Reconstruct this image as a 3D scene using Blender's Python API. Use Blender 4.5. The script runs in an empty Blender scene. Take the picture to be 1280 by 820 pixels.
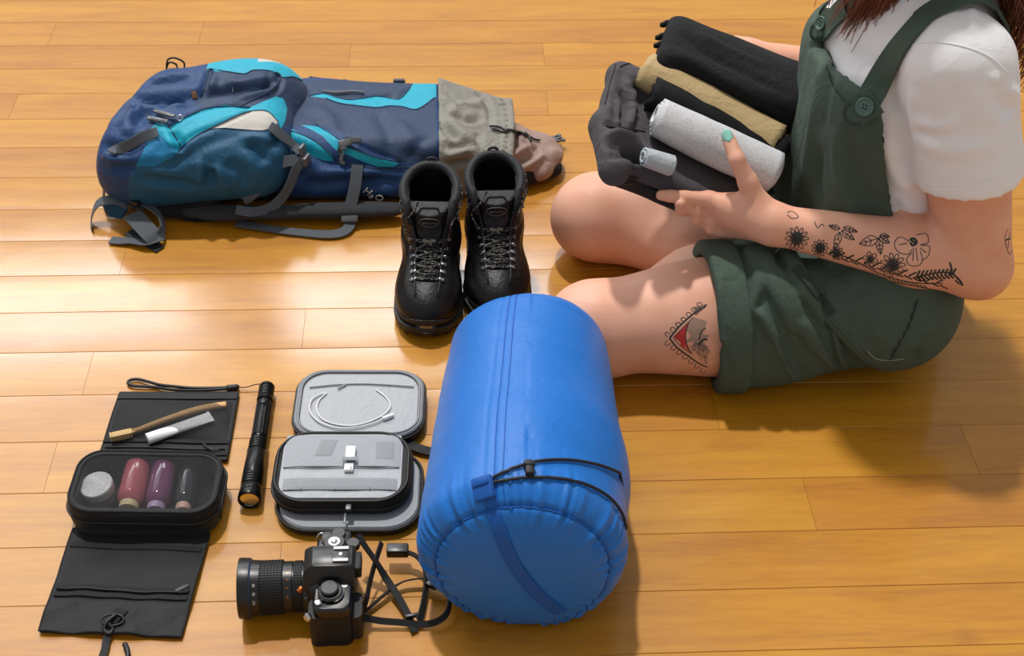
import bpy, bmesh, math, random
import numpy as np
from mathutils import Vector, Matrix
from mathutils.bvhtree import BVHTree
random.seed(7); RNG = np.random.RandomState(7)
scn = bpy.context.scene
COL = scn.collection
# ---------------------------------------------------------------- camera
F_PX, CAM_H = 1778.0, 1.30
def _n(v): v = np.asarray(v, float); return v/np.linalg.norm(v)
_X = _n([37360, 558, -1778.0]); _h = np.array([0, 1470, -1778.0])
_Y = _n(_h - _h.dot(_X)*_X); _Z = np.cross(_X, _Y)
CR = np.stack([_X, _Y, _Z])                      # world = CR @ camera
_d = CR @ np.array([0, 0, -1.0]); CC = -_d*(CAM_H/-_d[2])
cam = bpy.data.cameras.new('camera'); camo = bpy.data.objects.new('camera', cam); COL.objects.link(camo)
m4 = Matrix.Identity(4)
for i in range(3):
    for j in range(3): m4[i][j] = CR[i, j]
    m4[i][3] = CC[i]
camo.matrix_world = m4
cam.sensor_width = 36.0; cam.lens = 36.0*F_PX/1280.0; cam.clip_start = 0.05; cam.clip_end = 60
cam.dof.use_dof = True; cam.dof.focus_distance = 1.86; cam.dof.aperture_fstop = 9.0
scn.camera = camo
def ray(px, py): return CR @ np.array([px-640, 410-py, -F_PX])
def W(px, py, z=0.0):                             # point at height z seen at a pixel of the photograph
    d = ray(px, py); return CC + d*((z-CC[2])/d[2])
def PJ(p):
    q = (np.asarray(p)-CC) @ CR                   # camera coords (rows)
    q = np.atleast_2d(q); r = np.stack([640+F_PX*q[:, 0]/-q[:, 2], 410-F_PX*q[:, 1]/-q[:, 2]], 1)
    return r
# ---------------------------------------------------------------- light
world = bpy.data.worlds.new('world'); scn.world = world; world.use_nodes = True
bg = world.node_tree.nodes['Background']; bg.inputs[0].default_value = (1.0, 0.975, 0.94, 1); bg.inputs[1].default_value = 0.41
def sun(name, frm, strength, angle, color):
    l = bpy.data.lights.new(name, 'SUN'); l.energy = strength; l.angle = math.radians(angle); l.color = color
    o = bpy.data.objects.new(name, l); COL.objects.link(o)
    o.rotation_euler = Vector(frm).to_track_quat('Z', 'Y').to_euler(); o.location = Vector(frm)*3; return o
def area(name, loc, target, sx, sy, power, color):
    l = bpy.data.lights.new(name, 'AREA'); l.shape = 'RECTANGLE'; l.size = sx; l.size_y = sy; l.energy = power; l.color = color
    o = bpy.data.objects.new(name, l); COL.objects.link(o); o.location = loc
    o.rotation_euler = (Vector(loc)-Vector(target)).to_track_quat('Z', 'Y').to_euler(); return o
sun('sunlight', (-0.13, 0.42, 1.0), 2.2, 3.0, (1.0, 0.97, 0.93))
area('window_light', (-2.1, 3.0, 2.38), (-1.6, 0, 1.9), 1.9, 0.42, 27, (0.93, 0.96, 1.0))
area('window_light', (-0.20, 3.0, 2.38), (-.2, 0, 1.9), 1.1, 0.42, 20, (0.93, 0.96, 1.0))
area('haze_fill_light', (-2.5, 3.1, 3.9), (-2.1, 0, 3.0), 3.0, 2.4, 62, (0.95, 0.97, 1.0))  # added fill, no known source: pale haze on the left floor
scn.view_settings.view_transform = 'Standard'; scn.view_settings.look = 'None'
scn.view_settings.exposure = 0.22; scn.view_settings.gamma = 1.0; scn.view_settings.use_curve_mapping = False
# ---------------------------------------------------------------- materials
def lin(c):
    c = np.array(c[:3], float)/255.0
    return tuple(np.where(c <= 0.04045, c/12.92, ((c+0.055)/1.055)**2.4))+(1.0,)
class NT:
    def __init__(s, name):
        s.m = bpy.data.materials.new(name); s.m.use_nodes = True; s.t = s.m.node_tree
        s.b = s.t.nodes['Principled BSDF']
    def n(s, typ, **kw):
        o = s.t.nodes.new(typ)
        for k, v in kw.items():
            if k in ('ins',):
                for a, b in v.items(): s.set(o, a, b)
            else: setattr(o, k, v)
        return o
    def set(s, node, key, val):
        i = node.inputs[key]
        if isinstance(val, bpy.types.NodeSocket): s.t.links.new(val, i)
        else: i.default_value = val
    def bs(s, **kw):
        for k, v in kw.items(): s.set(s.b, k.replace('_', ' '), v)
    def coord(s, scale=(1, 1, 1), obj=True):
        tc = s.n('ShaderNodeTexCoord'); mp = s.n('ShaderNodeMapping'); s.t.links.new(tc.outputs['Object' if obj else 'Generated'], mp.inputs[0])
        mp.inputs['Scale'].default_value = scale; return mp.outputs[0]
    def noise(s, vec, scale, detail=3, rough=.5, dist=0):
        return s.n('ShaderNodeTexNoise', ins={'Vector': vec, 'Scale': scale, 'Detail': detail, 'Roughness': rough, 'Distortion': dist}).outputs['Fac']
    def ramp(s, fac, stops):
        r = s.n('ShaderNodeValToRGB'); s.t.links.new(fac, r.inputs[0]); e = r.color_ramp.elements
        while len(e) < len(stops): e.new(.5)
        for i, (p, c) in enumerate(stops): e[i].position = p; e[i].color = c if len(c) == 4 else tuple(c)+(1,)
        return r.outputs[0]
    def mix(s, fac, a, b, mode='MIX'):
        o = s.n('ShaderNodeMix', data_type='RGBA', blend_type=mode)
        s.set(o, 0, fac); s.set(o, 6, a); s.set(o, 7, b); return o.outputs[2]
    def math(s, op, a, b=0.0, c=0.0):
        o = s.n('ShaderNodeMath', operation=op); s.set(o, 0, a); s.set(o, 1, b); s.set(o, 2, c); return o.outputs[0]
    def bump(s, h, strength=.3, dist=.001):
        o = s.n('ShaderNodeBump', ins={'Height': h, 'Strength': strength, 'Distance': dist}); s.t.links.new(o.outputs[0], s.b.inputs['Normal']); return o
MATS = {}
def plain(name, rgb, rough=.5, metal=0.0, **kw):
    if name in MATS: return MATS[name]
    t = NT(name); v = t.coord()
    n = t.noise(v, 60, 2); c = lin(rgb); d = tuple(x*.86 for x in c[:3])+(1,)
    t.bs(Base_Color=t.mix(n, d, c), Roughness=rough, Metallic=metal, **kw)
    MATS[name] = t.m; return t.m
def fabric(name, rgb, rough=.8, weave=1400, wb=.25, wr=.0, wrs=30, sheen=.25, var=.16, dark=None):
    if name in MATS: return MATS[name]
    t = NT(name); v = t.coord(); c = lin(rgb); d = lin(dark) if dark else tuple(x*(1-var) for x in c[:3])+(1,)
    n = t.noise(v, 45, 4, .6); t.bs(Base_Color=t.mix(n, d, c), Roughness=rough, Sheen_Weight=sheen*.25, Sheen_Roughness=.5, Specular_IOR_Level=.3)
    w = t.noise(v, weave, 2)
    h = t.math('MULTIPLY', w, .0004)
    if wr:
        w2 = t.noise(v, wrs, 3, .55, .6); h = t.math('ADD', h, t.math('MULTIPLY', w2, wr))
        w3 = t.noise(v, wrs*.9, 2, .5, 1.0); rg = t.math('SUBTRACT', 1.0, t.math('ABSOLUTE', t.math('SUBTRACT', t.math('MULTIPLY', w3, 2.0), 1.0))); rg = t.math('POWER', rg, 5.0); h = t.math('ADD', h, t.math('MULTIPLY', rg, wr*.22))
    t.bump(h, wb*4 if wb*4 < 1 else 1, 1.0)
    MATS[name] = t.m; return t.m
def mesh_cloth(name, rgb, cell=.0021, wire=.42, rough=.7):
    """open net cloth: two crossed bands of threads with real see-through holes"""
    if name in MATS: return MATS[name]
    t = NT(name); v = t.coord((1/cell, 1/cell, 1/cell)); sp = t.n('ShaderNodeSeparateXYZ', ins={0: v})
    a = t.math('ADD', sp.outputs[0], sp.outputs[1]); b = t.math('SUBTRACT', sp.outputs[0], sp.outputs[1])
    fa = t.math('LESS_THAN', t.math('FRACT', a), wire); fb = t.math('LESS_THAN', t.math('FRACT', b), wire)
    al = t.math('MAXIMUM', fa, fb)
    t.bs(Base_Color=lin(rgb), Roughness=rough, Alpha=al); MATS[name] = t.m; return t.m
# ---------------------------------------------------------------- object helpers
def link(name, me, parent=None, mat=None, smooth=True):
    o = bpy.data.objects.new(name, me); COL.objects.link(o)
    if mat is not None: me.materials.append(mat)
    if smooth and len(me.polygons): me.polygons.foreach_set('use_smooth', [True]*len(me.polygons))
    if parent is not None:
        o.parent = parent; o.matrix_parent_inverse = Matrix.Translation(-Vector(parent.location)) if parent.type == 'EMPTY' or parent.location.length else Matrix.Identity(4)
    return o
def thing(name, label, cat, loc=(0, 0, 0), group=None):
    o = bpy.data.objects.new(name, None); COL.objects.link(o); o.location = Vector(loc); o.empty_display_size = .05
    o['label'] = label; o['category'] = cat
    if group: o['group'] = group
    return o
def tag(o, label, cat, group=None):
    o['label'] = label; o['category'] = cat
    if group: o['group'] = group
    return o
def from_arrays(name, V, Fc, parent=None, mat=None, smooth=True):
    me = bpy.data.meshes.new(name); me.from_pydata([tuple(map(float, v)) for v in V], [], [tuple(int(i) for i in f) for f in Fc]); me.update()
    return link(name, me, parent, mat, smooth)
def bmobj(name, bm, parent=None, mat=None, smooth=True, autosmooth=None):
    me = bpy.data.meshes.new(name); bm.to_mesh(me); bm.free()
    o = link(name, me, parent, mat, smooth)
    if autosmooth is not None and smooth:
        me.set_sharp_from_angle(angle=math.radians(autosmooth))
    return o
def catmull(pts, n=8, closed=False):
    pts = [np.asarray(p, float) for p in pts]; out = []; N = len(pts)
    rng_ = range(N) if closed else range(N-1)
    for i in rng_:
        if closed: p0, p1, p2, p3 = pts[i-1], pts[i], pts[(i+1) % N], pts[(i+2) % N]
        else: p0, p1, p2, p3 = pts[max(i-1, 0)], pts[i], pts[i+1], pts[min(i+2, N-1)]
        for k in range(n):
            t = k/n; out.append(.5*((2*p1)+(-p0+p2)*t+(2*p0-5*p1+4*p2-p3)*t*t+(-p0+3*p1-3*p2+p3)*t**3))
    if not closed: out.append(pts[-1])
    return np.array(out)
def tube_bm(bm, pts, r, sides=8, closed=False, cap=True):
    pts = np.asarray(pts, float); N = len(pts); rr = r if hasattr(r, '__len__') else [r]*N
    T = np.gradient(pts, axis=0) if not closed else np.roll(pts, -1, 0)-np.roll(pts, 1, 0)
    T /= np.linalg.norm(T, axis=1)[:, None]+1e-12
    u = np.cross(T[0], [0, 0, 1.0]); u = u if np.linalg.norm(u) > .1 else np.cross(T[0], [0, 1.0, 0]); u = _n(u); rings = []
    for i in range(N):
        u = u-T[i]*u.dot(T[i]); u = _n(u); v = np.cross(T[i], u)
        rings.append([bm.verts.new(pts[i]+rr[i]*(math.cos(a)*u+math.sin(a)*v)) for a in np.linspace(0, 2*math.pi, sides, endpoint=False)])
    for i in range(N if closed else N-1):
        a, b = rings[i], rings[(i+1) % N]
        for k in range(sides): bm.faces.new((a[k], a[(k+1) % sides], b[(k+1) % sides], b[k]))
    if cap and not closed:
        bm.faces.new(rings[0][::-1]); bm.faces.new(rings[-1])
def tube(name, pts, r, parent=None, mat=None, sides=8, closed=False, n=0):
    if n:
        k = len(pts); pts = catmull(pts, n, closed)
        if hasattr(r, '__len__'): r = list(np.interp(np.linspace(0, 1, len(pts)), np.linspace(0, 1, k), r))
    bm = bmesh.new(); tube_bm(bm, pts, r, sides, closed); return bmobj(name, bm, parent, mat)
def ribbon_bm(bm, pts, width, thick, normals, closed=False):
    """strap: rectangular section, normals = one vector or one per point"""
    pts = np.asarray(pts, float); N = len(pts)
    T = np.gradient(pts, axis=0) if not closed else np.roll(pts, -1, 0)-np.roll(pts, 1, 0)
    T /= np.linalg.norm(T, axis=1)[:, None]+1e-12
    nn = np.asarray(normals, float); nn = np.tile(nn, (N, 1)) if nn.ndim == 1 else nn
    ww = width if hasattr(width, '__len__') else [width]*N
    rings = []
    for i in range(N):
        s = np.cross(T[i], nn[i]); s = _n(s); u = _n(np.cross(s, T[i])); h = ww[i]/2
        c = [(-h, -thick/2), (-h*.92, thick/2), (h*.92, thick/2), (h, -thick/2)]
        c = [(-h, 0), (-h*.95, thick/2), (h*.95, thick/2), (h, 0), (h*.95, -thick/2), (-h*.95, -thick/2)]
        rings.append([bm.verts.new(pts[i]+a*s+b*u) for a, b in c])
    K = 6
    for i in range(N if closed else N-1):
        a, b = rings[i], rings[(i+1) % N]
        for k in range(K): bm.faces.new((a[k], a[(k+1) % K], b[(k+1) % K], b[k]))
    if not closed: bm.faces.new(rings[0][::-1]); bm.faces.new(rings[-1])
def ribbon(name, pts, width, thick, normals, parent=None, mat=None, n=6, closed=False):
    if n:
        P0 = np.asarray(pts, float); nn = np.asarray(normals, float)
        if nn.ndim == 2: normals = catmull(nn, n, closed)
        pts = catmull(P0, n, closed)
    bm = bmesh.new(); ribbon_bm(bm, pts, width, thick, normals, closed)
    bmesh.ops.recalc_face_normals(bm, faces=bm.faces)
    return bmobj(name, bm, parent, mat, autosmooth=50)
def lathe_bm(bm, prof, origin, axis, sides=32, ref=None, cap=True):
    """prof = [(distance along the axis, radius)]"""
    a = _n(axis); o = np.asarray(origin, float); u = np.cross(a, [0, 0, 1.0]) if ref is None else np.asarray(ref, float)
    if np.linalg.norm(u) < .05: u = np.array([1.0, 0, 0])
    u = _n(u-a*u.dot(a)); v = np.cross(a, u); rings = []
    for d, r in prof:
        rings.append([bm.verts.new(o+a*d+r*(math.cos(t)*u+math.sin(t)*v)) for t in np.linspace(0, 2*math.pi, sides, endpoint=False)])
    for i in range(len(rings)-1):
        A, B = rings[i], rings[i+1]
        for k in range(sides): bm.faces.new((A[k], A[(k+1) % sides], B[(k+1) % sides], B[k]))
    if cap: bm.faces.new(rings[0][::-1]); bm.faces.new(rings[-1])
def lathe(name, prof, origin, axis, parent=None, mat=None, sides=32, sharp=35):
    bm = bmesh.new(); lathe_bm(bm, prof, origin, axis, sides); return bmobj(name, bm, parent, mat, autosmooth=sharp)
def frame(x, z=(0, 0, 1)):
    """matrix with x axis along x, z close to z"""
    x = _n(x); z = np.asarray(z, float); y = _n(np.cross(z, x)); z = np.cross(x, y); return np.stack([x, y, z], 1)
def box_bm(bm, c, size, R=None, bev=0.0, seg=2):
    r = bmesh.ops.create_cube(bm, size=1.0); vs = r['verts']
    R = np.eye(3) if R is None else R
    for v in vs: v.co = Vector((v.co.x*size[0], v.co.y*size[1], v.co.z*size[2]))
    if bev:
        es = list({e for v in vs for e in v.link_edges}); g = bmesh.ops.bevel(bm, geom=es, offset=bev, segments=seg, profile=.5, affect='EDGES')
        vs = list({v for f in g['faces'] for v in f.verts} | {v for v in vs if v.is_valid})
    for v in vs: v.co = Vector(np.asarray(c)+R @ np.array(v.co))
def box(name, c, size, R=None, bev=0.0, parent=None, mat=None, seg=2):
    bm = bmesh.new(); box_bm(bm, c, size, R, bev, seg); return bmobj(name, bm, parent, mat, autosmooth=40)
def rrect(w, h, r, k=6):
    out = []
    for cx, cy, a0 in ((w/2-r, h/2-r, 0), (-w/2+r, h/2-r, 90), (-w/2+r, -h/2+r, 180), (w/2-r, -h/2+r, 270)):
        for i in range(k+1):
            a = math.radians(a0+90*i/k); out.append((cx+r*math.cos(a), cy+r*math.sin(a)))
    return np.array(out)
def stack_bm(bm, layers, cap=True):
    """layers = list of equal-length closed 3D outlines joined one to the next"""
    rings = [[bm.verts.new(p) for p in L] for L in layers]
    for A, B in zip(rings, rings[1:]):
        n = len(A)
        for k in range(n): bm.faces.new((A[k], A[(k+1) % n], B[(k+1) % n], B[k]))
    if cap: bm.faces.new(rings[0][::-1]); bm.faces.new(rings[-1])
def text_obj(name, s, size, origin, R, parent, mat, depth=.0002, xs=1.0):
    cu = bpy.data.curves.new(name, 'FONT'); cu.body = s; cu.size = size; cu.extrude = depth; cu.align_x = 'CENTER'; cu.align_y = 'CENTER'; cu.resolution_u = 2
    o = bpy.data.objects.new(name, cu); COL.objects.link(o); dg = bpy.context.evaluated_depsgraph_get()
    me = bpy.data.meshes.new_from_object(o.evaluated_get(dg)); bpy.data.objects.remove(o); bpy.data.curves.remove(cu)
    A = np.empty(len(me.vertices)*3); me.vertices.foreach_get('co', A); A = A.reshape(-1, 3); A[:, 0] *= xs
    A = A @ np.asarray(R).T+np.asarray(origin); me.vertices.foreach_set('co', A.ravel()); me.update(); me.name = name
    return link(name, me, parent, mat, smooth=False)
# ---------------------------------------------------------------- signed distance modelling
def smin(a, b, k): h = np.clip(.5+.5*(b-a)/k, 0, 1); return b*(1-h)+a*h-k*h*(1-h)
def smax(a, b, k): return -smin(-a, -b, k)
def sd_cone(P, a, b, r1, r2):
    a = np.asarray(a, np.float32); b = np.asarray(b, np.float32); ba = b-a; h = np.clip(((P-a) @ ba)/ba.dot(ba), 0, 1)
    return np.linalg.norm(P-a-h[:, None]*ba, axis=1)-(r1+(r2-r1)*h)
def sd_ecap(P, a, b, r1, r2, n, squash):
    """capsule flattened: along direction n the radius is multiplied by squash"""
    a = np.asarray(a, np.float32); b = np.asarray(b, np.float32); n = _n(n).astype(np.float32); ba = b-a
    h = np.clip(((P-a) @ ba)/ba.dot(ba), 0, 1); q = P-a-h[:, None]*ba; s = q @ n; q = q+np.outer(s*(1/squash-1), n)
    return (np.linalg.norm(q, axis=1)-(r1+(r2-r1)*h))*min(1, squash)
def sd_ell(P, c, r, R=None):
    q = P-np.asarray(c, np.float32)
    if R is not None: q = q @ np.asarray(R, np.float32)
    r = np.asarray(r, np.float32); k0 = np.linalg.norm(q/r, axis=1); k1 = np.linalg.norm(q/(r*r), axis=1)
    return k0*(k0-1)/(k1+1e-9)
def sd_box(P, c, h, r=0.0, R=None):
    q = P-np.asarray(c, np.float32)
    if R is not None: q = q @ np.asarray(R, np.float32)
    q = np.abs(q)-(np.asarray(h, np.float32)-r)
    return np.linalg.norm(np.maximum(q, 0), axis=1)+np.minimum(q.max(1), 0)-r
def sd_path(P, pts, rs):
    d = None
    for i in range(len(pts)-1):
        e = sd_cone(P, pts[i], pts[i+1], rs[i], rs[i+1]); d = e if d is None else np.minimum(d, e)
    return d
def wob(P, f, seed=0, oct=3):
    """cheap smooth noise in -1..1"""
    r = np.random.RandomState(seed); o = np.zeros(len(P), np.float32); a = 1.0; tot = 0
    for k in range(oct):
        for _ in range(4):
            d = _n(r.randn(3)).astype(np.float32); o += a*np.sin((P @ d)*f+r.rand()*6.28+1.3*np.sin((P @ _n(r.randn(3)).astype(np.float32))*f*.7+r.rand()*6.28)); tot += a
        f *= 1.9; a *= .5
    return o/tot*1.6
def surf(fn, xs, ys, zs, B=8, slack=.012):
    """surface nets over a (possibly uneven) grid, evaluating only blocks near the surface"""
    xs, ys, zs = [np.asarray(a, np.float32) for a in (xs, ys, zs)]; nx, ny, nz = len(xs), len(ys), len(zs)
    G = np.full((nx, ny, nz), 1.0, np.float32)
    bx = [(i, min(i+B, nx)) for i in range(0, nx, B)]; by = [(i, min(i+B, ny)) for i in range(0, ny, B)]; bz = [(i, min(i+B, nz)) for i in range(0, nz, B)]
    cen = []; rad = []; idx = []
    for i0, i1 in bx:
        for j0, j1 in by:
            for k0, k1 in bz:
                lo = np.array([xs[i0], ys[j0], zs[k0]]); hi = np.array([xs[i1-1], ys[j1-1], zs[k1-1]])
                cen.append((lo+hi)/2); rad.append(np.linalg.norm(hi-lo)/2); idx.append((i0, i1, j0, j1, k0, k1))
    cv = fn(np.array(cen, np.float32))
    Pl = []; sl = []
    for v, r, I in zip(cv, rad, idx):
        i0, i1, j0, j1, k0, k1 = I
        if abs(v) > r*1.25+slack: G[i0:i1, j0:j1, k0:k1] = np.sign(v); continue
        g = np.stack(np.meshgrid(xs[i0:i1], ys[j0:j1], zs[k0:k1], indexing='ij'), -1).reshape(-1, 3); Pl.append(g); sl.append(I)
    for c0 in range(0, len(Pl), 400):
        ch = Pl[c0:c0+400]; v = fn(np.concatenate(ch)); o = 0
        for g, I in zip(ch, sl[c0:c0+400]):
            i0, i1, j0, j1, k0, k1 = I; G[i0:i1, j0:j1, k0:k1] = v[o:o+len(g)].reshape(i1-i0, j1-j0, k1-k0); o += len(g)
    G[0] = G[-1] = 1; G[:, 0] = G[:, -1] = 1; G[:, :, 0] = G[:, :, -1] = 1
    S = G < 0
    c = sum(S[i:nx-1+i, j:ny-1+j, k:nz-1+k].astype(np.int8) for i in (0, 1) for j in (0, 1) for k in (0, 1))
    act = np.argwhere((c > 0) & (c < 8)); I = act[:, 0]; J = act[:, 1]; K = act[:, 2]
    vid = np.full((nx-1, ny-1, nz-1), -1, np.int32); vid[I, J, K] = np.arange(len(act))
    acc = np.zeros((len(act), 3)); cnt = np.zeros(len(act))
    co = [(i, j, k) for i in (0, 1) for j in (0, 1) for k in (0, 1)]
    val = {o: G[I+o[0], J+o[1], K+o[2]] for o in co}; pos = {o: np.stack([xs[I+o[0]], ys[J+o[1]], zs[K+o[2]]], 1) for o in co}
    for a in co:
        for ax in range(3):
            if a[ax]: continue
            b = list(a); b[ax] = 1; b = tuple(b); va, vb = val[a], val[b]; m = (va < 0) != (vb < 0)
            t = np.where(m, va/(va-vb+1e-12), 0)[:, None]; acc += np.where(m[:, None], pos[a]+(pos[b]-pos[a])*t, 0); cnt += m
    V = acc/np.maximum(cnt, 1)[:, None]; Q = []
    for ax in range(3):
        sl0 = [slice(1, -1)]*3; sl0[ax] = slice(0, -1); sl1 = list(sl0); sl1[ax] = slice(1, None)
        A = S[tuple(sl0)]; Bv = S[tuple(sl1)]; e = np.argwhere(A != Bv); off = np.array([1, 1, 1]); off[ax] = 0; e = e+off
        u = (ax+1) % 3; w = (ax+2) % 3; du = np.zeros(3, int); du[u] = 1; dw = np.zeros(3, int); dw[w] = 1
        f = lambda q: vid[q[:, 0], q[:, 1], q[:, 2]]
        q = np.stack([f(e-du-dw), f(e-dw), f(e), f(e-du)], 1); ins = S[e[:, 0], e[:, 1], e[:, 2]]
        q[~ins] = q[~ins][:, ::-1]; Q.append(q)
    return V, np.concatenate(Q)
def lattice(segs):
    """uneven grid axis: [(start, step), ..., (end, 0)]"""
    out = []
    for (a, s), (b, _) in zip(segs, segs[1:]):
        n = max(1, int(round((b-a)/s))); out += list(np.linspace(a, b, n, endpoint=False))
    out.append(segs[-1][0]); return np.array(out)
def grid(a, b, s): return np.arange(a, b+s, s)
def relax(V, Q, it=2, lam=.5):
    V = V.copy(); E = np.concatenate([Q[:, [0, 1]], Q[:, [1, 2]], Q[:, [2, 3]], Q[:, [3, 0]]])
    for _ in range(it):
        A = np.zeros_like(V); n = np.zeros(len(V)); np.add.at(A, E[:, 0], V[E[:, 1]]); np.add.at(A, E[:, 1], V[E[:, 0]]); np.add.at(n, E[:, 0], 1); np.add.at(n, E[:, 1], 1)
        V += lam*(A/np.maximum(n, 1)[:, None]-V)
    return V
def bvh_of(V, Q): return BVHTree.FromPolygons([Vector(v) for v in V], [tuple(int(i) for i in q) for q in Q])
def bvh_objs(objs):
    V = []; Fc = []; o = 0
    for ob in objs:
        me = ob.data; V += [v.co.copy() for v in me.vertices]; Fc += [tuple(i+o for i in p.vertices) for p in me.polygons]; o = len(V)
    return BVHTree.FromPolygons(V, Fc)
def hits(bv, px, py): return bv.ray_cast(Vector(CC), Vector(ray(px, py)).normalized())[0] is not None
def drop(bv, px, py, lift=0.0, default_z=0.0):
    """the surface point seen at a pixel, lifted along its normal"""
    d = Vector(ray(px, py)).normalized(); h = bv.ray_cast(Vector(CC), d)
    if h[0] is None: p = W(px, py, default_z); return np.array(p), np.array([0, 0, 1.0])
    n = h[1] if h[1].dot(d) < 0 else -h[1]; return np.array(h[0]+n*lift), np.array(n)
def drops(bv, pts, lift=0.0, n=4, closed=False, z=0.0):
    P2 = catmull([np.array(p, float) for p in pts], n, closed) if n else np.array(pts, float)
    P3 = [p for p in P2 if hits(bv, p[0], p[1])]; P2 = P3 if len(P3) > 1 else P2
    r = [drop(bv, p[0], p[1], lift, z) for p in P2]; return np.array([a for a, b in r]), np.array([b for a, b in r])
def in_poly(P, poly):
    poly = np.asarray(poly, float); x, y = P[:, 0], P[:, 1]; c = np.zeros(len(P), bool); n = len(poly)
    for i in range(n):
        x1, y1 = poly[i]; x2, y2 = poly[i-1]
        m = ((y1 > y) != (y2 > y)) & (x < (x2-x1)*(y-y1)/(y2-y1+1e-12)+x1); c ^= m
    return c
def split_panels(V, Q, base, panels, parent, keep=None):
    """cut a skin mesh along seam lines and hand each cloth panel its own mesh.
    panels: [(name, outline, material, label)], later ones win; base: (name, material)"""
    bm = bmesh.new(); vs = [bm.verts.new(v) for v in V]; bm.verts.ensure_lookup_table()
    for q in Q:
        try: bm.faces.new([vs[i] for i in q])
        except ValueError: pass
    for name, poly, mat, lab in panels:
        n = len(poly)
        for i in range(n):
            a = np.array(poly[i-1], float); b = np.array(poly[i], float); L = np.linalg.norm(b-a)
            if L < .5: continue
            fs = list(bm.faces); cen = PJ(np.array([f.calc_center_median() for f in fs])); t = ((cen-a) @ (b-a))/L/L
            dist = np.abs(np.cross((b-a)/L, cen-a)) if False else np.abs((b-a)[0]*(cen-a)[:, 1]-(b-a)[1]*(cen-a)[:, 0])/L
            sel = [fs[k] for k in np.where((dist < 7) & (t > -6/L) & (t < 1+6/L))[0]]
            if not sel: continue
            nrm = np.cross(ray(*a), ray(*b)); nrm = _n(nrm)
            geom = list({e for f in sel for e in f.edges})+list({v for f in sel for v in f.verts})+sel
            bmesh.ops.bisect_plane(bm, geom=geom, dist=1e-6, plane_co=Vector(CC), plane_no=Vector(nrm))
    bm.faces.ensure_lookup_table(); bm.verts.ensure_lookup_table(); bm.verts.index_update()
    fs = list(bm.faces); cen = np.array([f.calc_center_median() for f in fs]); C2 = PJ(cen); nor = np.array([f.normal for f in fs])
    bm.normal_update(); nor = np.array([f.normal for f in fs]); facing = np.einsum('ij,ij->i', nor, CC-cen) > -.15
    lab_i = np.zeros(len(fs), int)
    for k, (name, poly, mat, lab) in enumerate(panels): lab_i[in_poly(C2, poly) & facing] = k+1
    VV = np.array([v.co for v in bm.verts]); out = []
    for k, spec in enumerate([(base[0], None, base[1], None)]+list(panels)):
        ids = np.where(lab_i == k)[0]
        if not len(ids): continue
        faces = [[v.index for v in fs[i].verts] for i in ids]; used = sorted({i for f in faces for i in f}); mp = {u: j for j, u in enumerate(used)}
        o = from_arrays(spec[0], VV[used], [[mp[i] for i in f] for f in faces], parent, spec[2]); 
        if len(spec) > 3 and spec[3]: o['label'] = spec[3]
        # keep the shading smooth across the seam: normals of the undivided skin
        out.append((o, used))
    nv = np.array([v.normal for v in bm.verts])
    for o, used in out:
        if nv is not None: o.data.normals_split_custom_set_from_vertices([tuple(nv[u]) for u in used])
    bm.free(); return [o for o, _ in out]
# ================================================================ FLOOR
def wood_mat():
    t = NT('varnished_wood'); tc = t.n('ShaderNodeTexCoord'); oi = t.n('ShaderNodeObjectInfo')
    off = t.n('ShaderNodeCombineXYZ', ins={0: t.math('MULTIPLY', oi.outputs['Random'], 37.0), 1: t.math('MULTIPLY', oi.outputs['Random'], 91.0)})
    add = t.n('ShaderNodeVectorMath', operation='ADD', ins={0: tc.outputs['Object'], 1: off.outputs[0]})
    mp = t.n('ShaderNodeMapping', ins={0: add.outputs[0]}); mp.inputs['Scale'].default_value = (1.0, 9.0, 1)
    v = mp.outputs[0]
    g1 = t.noise(v, 3.2, 4, .55, .9); g2 = t.noise(v, 22, 5, .6, .2)
    mp2 = t.n('ShaderNodeMapping', ins={0: add.outputs[0]}); mp2.inputs['Scale'].default_value = (2.0, 60, 1); fine = t.noise(mp2.outputs[0], 9, 3, .6)
    fac = t.math('ADD', t.math('MULTIPLY', g1, .65), t.math('MULTIPLY', g2, .35))
    col = t.ramp(fac, [(.24, lin((160, 100, 10))), (.46, lin((186, 127, 17))), (.60, lin((197, 139, 23))), (.82, lin((212, 158, 44)))])
    rnd = t.ramp(oi.outputs['Random'], [(0, lin((238, 226, 212))), (.3, lin((255, 250, 240))), (.7, lin((248, 246, 228))), (1, lin((244, 234, 214)))])
    col = t.mix(1.0, col, rnd, 'MULTIPLY'); col = t.mix(t.math('MULTIPLY', fine, .12), col, lin((120, 60, 14)))
    # knots: rings of darker grain
    vo = t.n('ShaderNodeTexVoronoi', ins={'Vector': add.outputs[0], 'Scale': 3.0}); k = t.ramp(vo.outputs['Distance'], [(0, (1, 1, 1)), (.035, (.5, .5, .5)), (.07, (0, 0, 0))])
    col = t.mix(t.math('MULTIPLY', k, .35), col, lin((110, 55, 14)))
    rn = t.noise(tc.outputs['Object'], 14, 4, .6); rough = t.math('ADD', t.math('MULTIPLY', rn, .08), .10)
    t.bs(Base_Color=col, Roughness=.5, Specular_IOR_Level=.35, Coat_Weight=.75, Coat_Roughness=rough, Coat_IOR=1.5)
    w = t.noise(tc.outputs['Object'], 7, 3, .5); h = t.math('ADD', t.math('MULTIPLY', w, .0010), t.math('MULTIPLY', fine, .00006))
    b = t.bump(h, .55, 1.0); t.t.links.new(b.outputs[0], t.b.inputs['Coat Normal'])
    return t.m
WOOD = wood_mat()
bm = bmesh.new(); box_bm(bm, (0, .35, -.024), (3.6, 3.6, .012)); floor = bmobj('floor', bm, None, plain('subfloor', (60, 36, 16), .9), smooth=False); floor['kind'] = 'structure'
PITCH = .0895
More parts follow.
